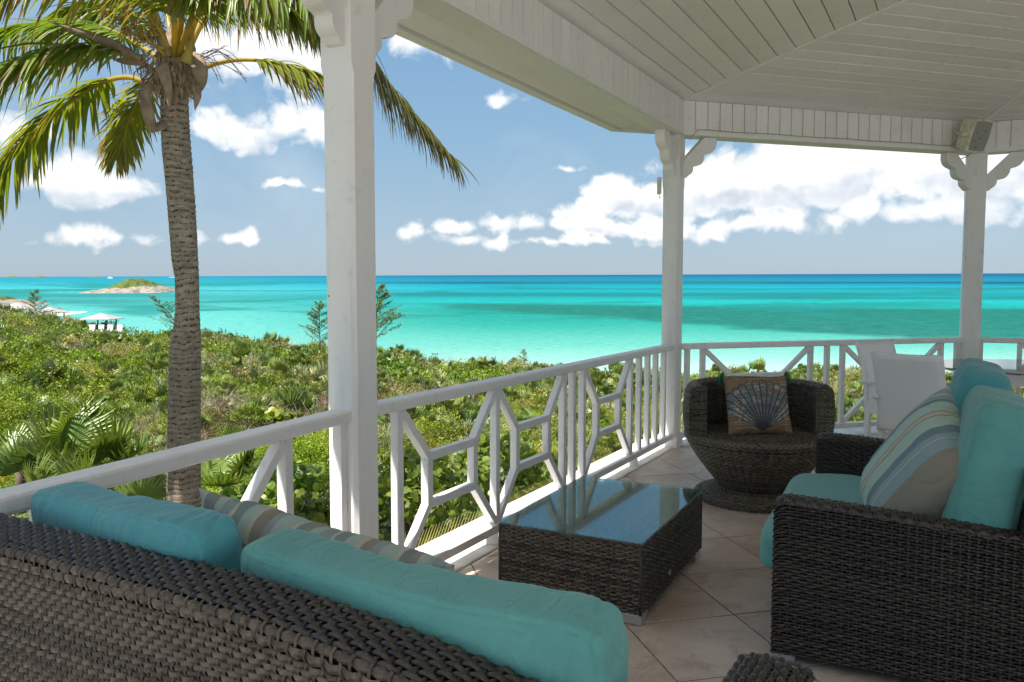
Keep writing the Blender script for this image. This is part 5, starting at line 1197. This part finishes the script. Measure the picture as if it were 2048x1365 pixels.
# ------------------------------------------------------------ single plants
def fan_palm(loc,n,rad,h,seed,label,grp=None,trunk=.6,seg=22,look=None,white=0):
    e=empty('thatch_palm',loc); tag(e,label,'palm tree',grp or 'low thatch palms in the scrub'); g=np.random.default_rng(seed)
    b=MB(); b.tube([(0,0,-.3),(0.02,0,trunk*.5),(0,0,trunk)],[.07,.06,.05],8); b.build('stem',barkm,e,True)
    for i in range(n):
        az_=2*PI*i/n*2.618+g.uniform(-.2,.2); elv=g.uniform(-.15,1.3) if n>3 else .9
        V,F,C=fan_leaf(int(seg*1.2),rad*g.uniform(.8,1.1),R(g.uniform(200,290)),g,g.uniform(.1,.55),colv=g.uniform(.3,.95),width=.8)
        ct_,st_=math.cos(elv),math.sin(elv); y=np.array([math.cos(az_)*ct_,math.sin(az_)*ct_,st_]); x=np.array([-math.sin(az_),math.cos(az_),0.]); z=np.cross(x,y)
        # blades face outward: tilt blade about x
        tl_=g.uniform(.2,.9); y2=y*math.cos(tl_)-z*math.sin(tl_); z2=z*math.cos(tl_)+y*math.sin(tl_)
        r_=h*g.uniform(.6,1); org_=y*r_+np.array([0,0,trunk]); P=V@np.stack([x,y2,z2])+org_
        w=.010; Ps=np.array([np.array([0,0,trunk])-x*w,np.array([0,0,trunk])+x*w,org_+x*w,org_-x*w])
        npobj('fan_leaf',np.concatenate([P,Ps]),np.concatenate([F,np.array([[0,1,2,3]])+len(P)]),L_palm if not(white and i<white) else L_silver,e,True,C3(np.concatenate([C,[.9]])))
    return e
L_silver=leafm('silver_leaf_back',(.45,.47,.42),(.62,.64,.60),.4,.15,.05)
def gp(u,v,Y,dz=0): p=aty(u,v,Y); return Vector((p.x,Y,p.z+dz))
fan_palm(gp(165,965,11.0),11,.62,.55,31,'large thatch palm with broad fan leaves beyond the near railing, left of the trunk',trunk=.25,white=0,seg=26)
fan_palm(gp(40,985,11.5),7,.45,.4,32,'thatch palm at the left edge of the view above the near railing',trunk=.3)
fan_palm(gp(120,1030,9.5),8,.42,.35,33,'yellow-green thatch palm partly hidden by the near railing below the large one',trunk=.2)
fan_palm(gp(300,1030,9.6),7,.42,.3,34,'thatch palm seen under the near railing beside the palm trunk',trunk=.2)
fan_palm(gp(450,985,11),10,.45,.35,35,'spiky thatch palm right of the palm trunk below the near railing',trunk=.2)
fan_palm(gp(480,715,40),8,.55,.5,36,'small palm at the scrub edge right of the palm trunk, in front of the bay',trunk=.0,seg=14)
fan_palm(gp(1515,758,40),7,.40,.3,37,'small dark palm above the shell pillow, seen through the middle railing',trunk=.5,seg=14)
fan_palm(gp(1232,755,55),8,.5,.5,38,'small palm on the shore seen through the long railing near the middle post',trunk=.5,seg=12)
fan_palm(gp(870,742,70),8,.6,.5,39,'low palm on the shore line right of the foreground post',trunk=.4,seg=12)
fan_palm(gp(590,815,30),9,.7,.5,40,'grey-green thatch palm in the scrub left of the foreground post',trunk=-.1,seg=16)
fan_palm(gp(470,893,22),9,.5,.35,41,'dark thatch palm in the middle of the scrub right of the trunk',trunk=-.1,seg=18)
# straw-coloured dead frond below the deck edge
for k,(u,v,Y,a,lab) in enumerate(((860,1075,6.3,100,'dry straw palm frond under the long railing right of the foreground post'),(1045,985,7.2,62,'yellow palm frond tip poking over the deck edge behind the coffee table'))):
    b=MB(); p=aty(u,v,Y); col_=np.array((.62,.52,.20)); d=Vector((math.cos(R(a)),.1,math.sin(R(a))*.5)); 
    e=empty('dry_frond',p); tag(e,lab,'palm frond')
    b.tube([(-.45,.02,-.32),(0,0,-.05),(.42,0,.12)],[.012,.010,.004],6,col=col_*.8)
    for i in range(34):
        t_=i/33; o0=Vector((-.45+.87*t_,.02,-.32+.44*t_+.04*math.sin(t_*3))); L=.22*(1-.5*t_); dr=Vector((.35,-.1,.9)).normalized(); s_=.005
        for sg in(1,-1):
            q1=o0+Vector((.30,.06*sg,.85*sg if k==0 else .35*sg)).normalized()*L; b.add([o0-Vector((s_,0,0)),o0+Vector((s_,0,0)),q1+Vector((s_*.3,0,0)),q1-Vector((s_*.3,0,0))],[(0,1,2,3)],col_*rnd.uniform(.7,1.1))
    o=b.build('leaflets',frm,e)
def sea_grape(loc,r_,n,seed,label,small=.088):
    n=int(n*1.9)
    e=empty('sea_grape_bush',loc); tag(e,label,'bush','sea grape bushes near the veranda'); g=np.random.default_rng(seed)
    V=[];F=[];C=[];k=0
    for i in range(n):
        c=g.normal(size=3); c/=np.linalg.norm(c); c[2]=abs(c[2])*.9; p=c*r_*g.uniform(.55,1.05); nn=c*.6+g.normal(size=3)*.75+np.array([0,-.1,.35]); nn/=np.linalg.norm(nn); s_=np.cross(nn,g.normal(size=3)); s_/=np.linalg.norm(s_); t_=np.cross(nn,s_); rr=small*.5*g.uniform(.6,1.25)
        V+=[p+(s_*math.cos(a)+t_*math.sin(a))*rr+nn*.10*rr*math.cos(2*a) for a in np.linspace(0,2*PI,11)[:-1]]; F+=[(k,k+1,k+2,k+3),(k,k+3,k+4,k+9),(k+4,k+5,k+8,k+9),(k+5,k+6,k+7,k+8)]; C+=[g.random()**1.3]*4; k+=10
    npobj('leaves',V,F,L_grape,e,False,C3(np.array(C))); b=MB()
    for i in range(14): d=Vector(tuple(g.normal(size=3))).normalized(); d.z=abs(d.z); b.tube([(0,0,-.4),d*r_*.5,d*r_*.95],[.02,.012,.005],5)
    b.build('branches',barkm,e); return e
sea_grape(gp(612,1060,8.6,-.15),.62,420,51,'sea grape bush behind the near railing corner, left of the foreground post')
sea_grape(gp(560,1010,9.8,-.1),.7,420,52,'sea grape bush with one red leaf behind the diagonal brace of the near railing')
sea_grape(gp(830,1000,8.8,-.1),.7,460,53,'sea grape bush seen through the first octagon of the long railing')
sea_grape(gp(990,960,10.2,-.1),.75,420,54,'sea grape bush seen through the second octagon of the long railing')
sea_grape(gp(556,846,13.5,0),.28,26,55,'small bright sprig of large round leaves just above the near railing',.15)
# young feathery pines on the shore
def pine(loc,h,seed,label,lean_=0,spread=.33,nb=26):
    spread*=1.3
    e=empty('young_pine',loc); tag(e,label,'pine tree','young feathery pines along the shore'); g=np.random.default_rng(seed); b=MB(); path=[Vector((lean_*h*t*t,0,h*t)) for t in np.linspace(0,1,8)]; b.tube([p for p in path],[.03*h/3*(1-i/8)+.008 for i in range(8)],6); br=b
    V=[];F=[];C=[];k=0
    for i in range(nb):
        t=.12+.86*i/nb; p=path[0].lerp(path[-1],t); p.x=lean_*h*t*t; a=g.uniform(0,2*PI); L=h*spread*(1.15-t)*g.uniform(.6,1.2); d=Vector((math.cos(a),math.sin(a)*.6,.55)).normalized(); q_=p+d*L; q_.z-=.06*L; br.tube([p,p.lerp(q_,.5)+Vector((0,0,.05*L)),q_],[.012*h/3,.008*h/3,.004],4)
        for j in range(64):
            s_=g.random()**.8; c0=np.array(p.lerp(q_,s_)); dn=np.array(d)*.5+g.normal(size=3)*.5+np.array([0,0,-.1]); dn/=np.linalg.norm(dn); l=h*.045*g.uniform(.6,1.4); w=np.cross(dn,g.normal(size=3)); w*=h*.0048/np.linalg.norm(w)
            V+=[c0-w,c0+w,c0+dn*l+w*.4,c0+dn*l-w*.4]; F.append((k,k+1,k+2,k+3)); C.append(g.random()); k+=4
    br.build('trunk',barkm,e,True); npobj('needles',V,F,L_pine,e,False,C3(np.array(C))); return e
def pn(u,vb,vt,Y,seed,label,**kw):
    p=aty(u,vb,Y); h=(vb-vt)/FPX*Y; return pine(Vector((p.x,Y,p.z-.2)),h,seed,label,**kw)
pn(640,695,598,60,61,'young pine showing just left of the foreground post against the sea',spread=.38,nb=34)
pn(752,697,566,60,62,'taller young pine showing just right of the foreground post',spread=.45,lean_=.05,nb=40)
pn(356,662,586,50,63,'leaning young pine behind the palm trunk, branches to the left',spread=.5,lean_=-.75,nb=26)
pn(440,690,652,60,64,'short feathery pine sprig right of the palm trunk',spread=.7,nb=16,lean_=.15)
pn(532,695,662,60,65,'thin young pine on the scrub edge halfway to the foreground post',spread=.5,nb=14)
pn(414,688,650,58,68,'tiny pine shoot tight beside the palm trunk on the right',spread=.5,nb=14)
pn(1047,738,694,75,66,'small lone pine on the shore above the long railing',spread=.35,nb=26)
pn(71,650,578,145,67,'pale young pine on the far left shore between the gazebos',spread=.4,nb=30)
# ------------------------------------------------------------ gazebos, chairs, pool deck
gzm=mat('pale_gazebo_roof',(.40,.375,.36),.7,.2,var=(.34,.32,.31),vscale=1); gpm=mat('grey_timber_post',(.16,.17,.18),.8); whitem=mat('white_resin',(.62,.62,.61),.5,.3); poolm=mat('pool_water',(.06,.34,.60),.1,.5)
def gazebo(u,vt,ve,vb,Y,wpx,label,nposts=4,ln=1.0):
    c=aty(u,ve,Y); w=wpx/FPX*Y; e=empty('beach_gazebo',Vector((c.x,Y,aty(u,vb,Y).z-.6))); tag(e,label,'gazebo','white roofed beach gazebos'); z0=c.z-e.location.z; zt=aty(u,vt,Y).z-e.location.z; h=w/2; d=h*ln
    m_=MB(); k=h*.06; m_.add([(-h,-d,z0),(h,-d,z0),(h,d,z0),(-h,d,z0),(-k,-k,zt),(k,-k,zt),(k,k,zt),(-k,k,zt),(-h,-d,z0-.1),(h,-d,z0-.1),(h,d,z0-.1),(-h,d,z0-.1)],[(0,1,5,4),(1,2,6,5),(2,3,7,6),(3,0,4,7),(4,5,6,7),(8,9,1,0),(9,10,2,1),(10,11,3,2),(11,8,0,3),(11,10,9,8)]); m_.build('roof',gzm,e)
    for sx_ in(-.72,.72):
        for sy_ in(-.72,.72):
            m_=MB(); m_.box((sx_*h+(.10*h if sy_>0 else -.0)*(-1 if sx_>0 else 1),sy_*d,z0/2),(.17,.17,z0)); m_.build('post',gpm,e)
    return e
gazebo(203,627,638,660,122,60,'nearest beach gazebo with pale pyramid roof, above the white lounge chairs')
gazebo(101,615,625,640,148,53,'beach gazebo in the middle of the three at the left shore')
gazebo(36,606,618,634,168,66,'farthest beach gazebo at the left edge on the white sand')
def adir(u,vb,Y,label,rz=0):
    p=aty(u,vb,Y)+Vector((0,0,.25)); e=empty('lounge_chair',p,rz); tag(e,label,'chair','white beach chairs by the pool')
    m_=MB(); m_.add([(-.32,.35,.30),(.32,.35,.30),(.38,.75,1.35),(-.38,.75,1.35),(-.32,.42,.28),(.32,.42,.28),(.38,.82,1.33),(-.38,.82,1.33)],[(0,1,2,3),(7,6,5,4),(0,4,5,1),(1,5,6,2),(2,6,7,3),(3,7,4,0)]); m_.build('backrest',whitem,e)
    m_=MB(); m_.box((0,-.02,.38),(.66,.85,.08)); m_.build('seat',whitem,e)
    for sx_ in(-1,1):
        m_=MB(); m_.box((sx_*.42,0,.62),(.16,.9,.05)); m_.build('armrest',whitem,e)
        m_=MB(); m_.box((sx_*.40,-.38,.3),(.08,.12,.6)); m_.build('leg',whitem,e)
        m_=MB(); m_.box((sx_*.40,.38,.3),(.08,.12,.6)); m_.build('leg',whitem,e)
for k,(u,lab) in enumerate(((183,'leftmost of the four white beach chairs'),(201,'second from the left of the four white beach chairs'),(219,'third from the left of the four white beach chairs'),(238,'rightmost of the four white beach chairs, nearest the pool wall'))): adir(u,673,112,lab,R(15))
pw=empty('pool_terrace',aty(236,674,113)); tag(pw,'low white curved pool wall beside the beach chairs','pool')
m_=MB(); m_.prism([(2.6*math.cos(a)*1.0,1.6*math.sin(a)) for a in np.linspace(0,2*PI,24)[:-1]],lambda x,y,t:(x,y,t),-1,.35); m_.build('wall',whitem,pw)
m_=MB(); m_.prism([(2.3*math.cos(a),1.35*math.sin(a)) for a in np.linspace(0,2*PI,24)[:-1]],lambda x,y,t:(x,y,t),.352,.36); m_.build('water',poolm,pw)
m_=MB(); m_.box((-3.6,-.3,-.1),(4.6,.8,.5)); m_.build('terrace_edge',whitem,pw)
# ------------------------------------------------------------ island, headland, sandbars, boat
rockm=mat('limestone_shore',(.34,.30,.25),.9,.1,var=(.16,.14,.12),vscale=.35,bump=(1.5,1,.4)); isg=mat('island_scrub',(.13,.16,.04),.9,.1,var=(.07,.10,.03),vscale=.5,bump=(1.2,1,.6)); sandm=mat('white_sand',(.56,.52,.45),.9,.1,var=(.46,.42,.36),vscale=.2)
def mound(name,m,cx,cy,rx_,ry_,h,prof,seed,parent=None,z0=None,n=60,rough=.18):
    z0=seaz(cx,cy) if z0 is None else z0; V=[];nx_,ny_=n,max(12,n//2)
    for i in range(nx_+1):
        for j in range(ny_+1):
            x=-1+2*i/nx_; y=-1+2*j/ny_; hh=np.interp(x,*prof)*max(0,1-y*y)**.6; hh*=1+rough*noise.noise(Vector((x*9,y*5,seed)))+rough*.6*noise.noise(Vector((x*30,y*12,seed))); w=1+.15*noise.noise(Vector((x*3,y*2,seed+3))); V.append((cx+x*rx_,cy+y*ry_*w,z0-1.0+(h+1.0)*hh))
    F=[(i*(ny_+1)+j,(i+1)*(ny_+1)+j,(i+1)*(ny_+1)+j+1,i*(ny_+1)+j+1) for i in range(nx_) for j in range(ny_)]
    return npobj(name,V,F,m,parent)
YI=10.5/(KY+(579.5-574.6)/FPX+KX*.47); sc_=YI/FPX
isl=empty('island',Vector(((272-1024)*sc_,YI,seaz(-200,YI)))); tag(isl,kind='structure')
iz=(mound('rock_shore',rockm,(272-1024)*sc_,YI,80*sc_,26,13*sc_,([-1,-.85,-.5,0,.4,.75,.9,1],[.1,.42,.75,.9,1.0,.85,.5,.25]),3),mound('green_top',isg,(277-1024)*sc_,YI+3,58*sc_,20,26*sc_,([-1,-.8,-.4,-.1,.15,.5,.8,1],[.0,.45,.92,1,.93,.62,.5,.05]),5))
for o in iz: o.parent=isl; o.matrix_parent_inverse=Matrix.Translation(-Vector(isl.location))
hd=empty('headland',(-200,290,seaz(-200,290))); tag(hd,kind='structure'); YH=285; s_=YH/FPX
hh_=(mound('rock_shore',rockm,(-10-1024)*s_,YH,105*s_,22,13*s_,([-1,-.6,0,.4,.8,1],[1,1,.95,.8,.35,.05]),8),mound('green_top',isg,(-40-1024)*s_,YH+4,80*s_,16,19*s_,([-1,-.3,.4,.8,1],[1,1,.85,.4,0]),9),mound('sand_spit',sandm,(20-1024)*s_,YH-20,50*s_,16,1.6*s_,([-1,0,.7,1],[1,1,.8,.1]),10,rough=.02),mound('rock_shore',rockm,(95-1024)*s_*.86,YH*.86,22*s_,5,5*s_,([-1,0,.7,1],[.4,1,.8,.1]),12))
for o in hh_: o.parent=hd; o.matrix_parent_inverse=Matrix.Translation(-Vector(hd.location))
bch=mound('beach',sandm,(-30-1024)/FPX*205,205,20,40,1.2,([-1,0,.6,.9,1],[1,1,.9,.5,.1]),11,rough=.03); tag(bch,kind='structure')
def islet(name,u,v,wpx,hpx,Y,m,label,cat):
    x=(u-1024)/FPX*Y; o=mound(name,m,x,Y,wpx/2*Y/FPX,40,hpx*Y/FPX,([-1,-.6,0,.5,1],[.1,.7,1,.6,.05]),u*.1,n=24); tag(o,kind='structure')
islet('islet',30,558,46,3.0,3800,isg,'','');islet('islet',86,557,26,3.2,3300,isg,'','');islet('sandbar',372,556,60,1.8,3500,sandm,'','');islet('islet',195,557,40,1.4,4300,isg,'','')
bo=empty('motor_yacht',Vector(((223-1024)/FPX*2600,2600,seaz(-1296,2600)))); tag(bo,'tiny white motor yacht far out on the horizon left of the island','boat')
m_=MB(); m_.prism([(-9,0),(9,0),(11,3),(-9.5,2.6)],lambda x,y,t:(x,t,y),-2,2); m_.build('hull',whitem,bo); m_=MB(); m_.prism([(-6,2.8),(5,2.8),(3,5.2),(-5,5.2)],lambda x,y,t:(x,t,y),-1.5,1.5); m_.build('cabin',whitem,bo)
print('scatter points',NPTS,'tiles',tcount)
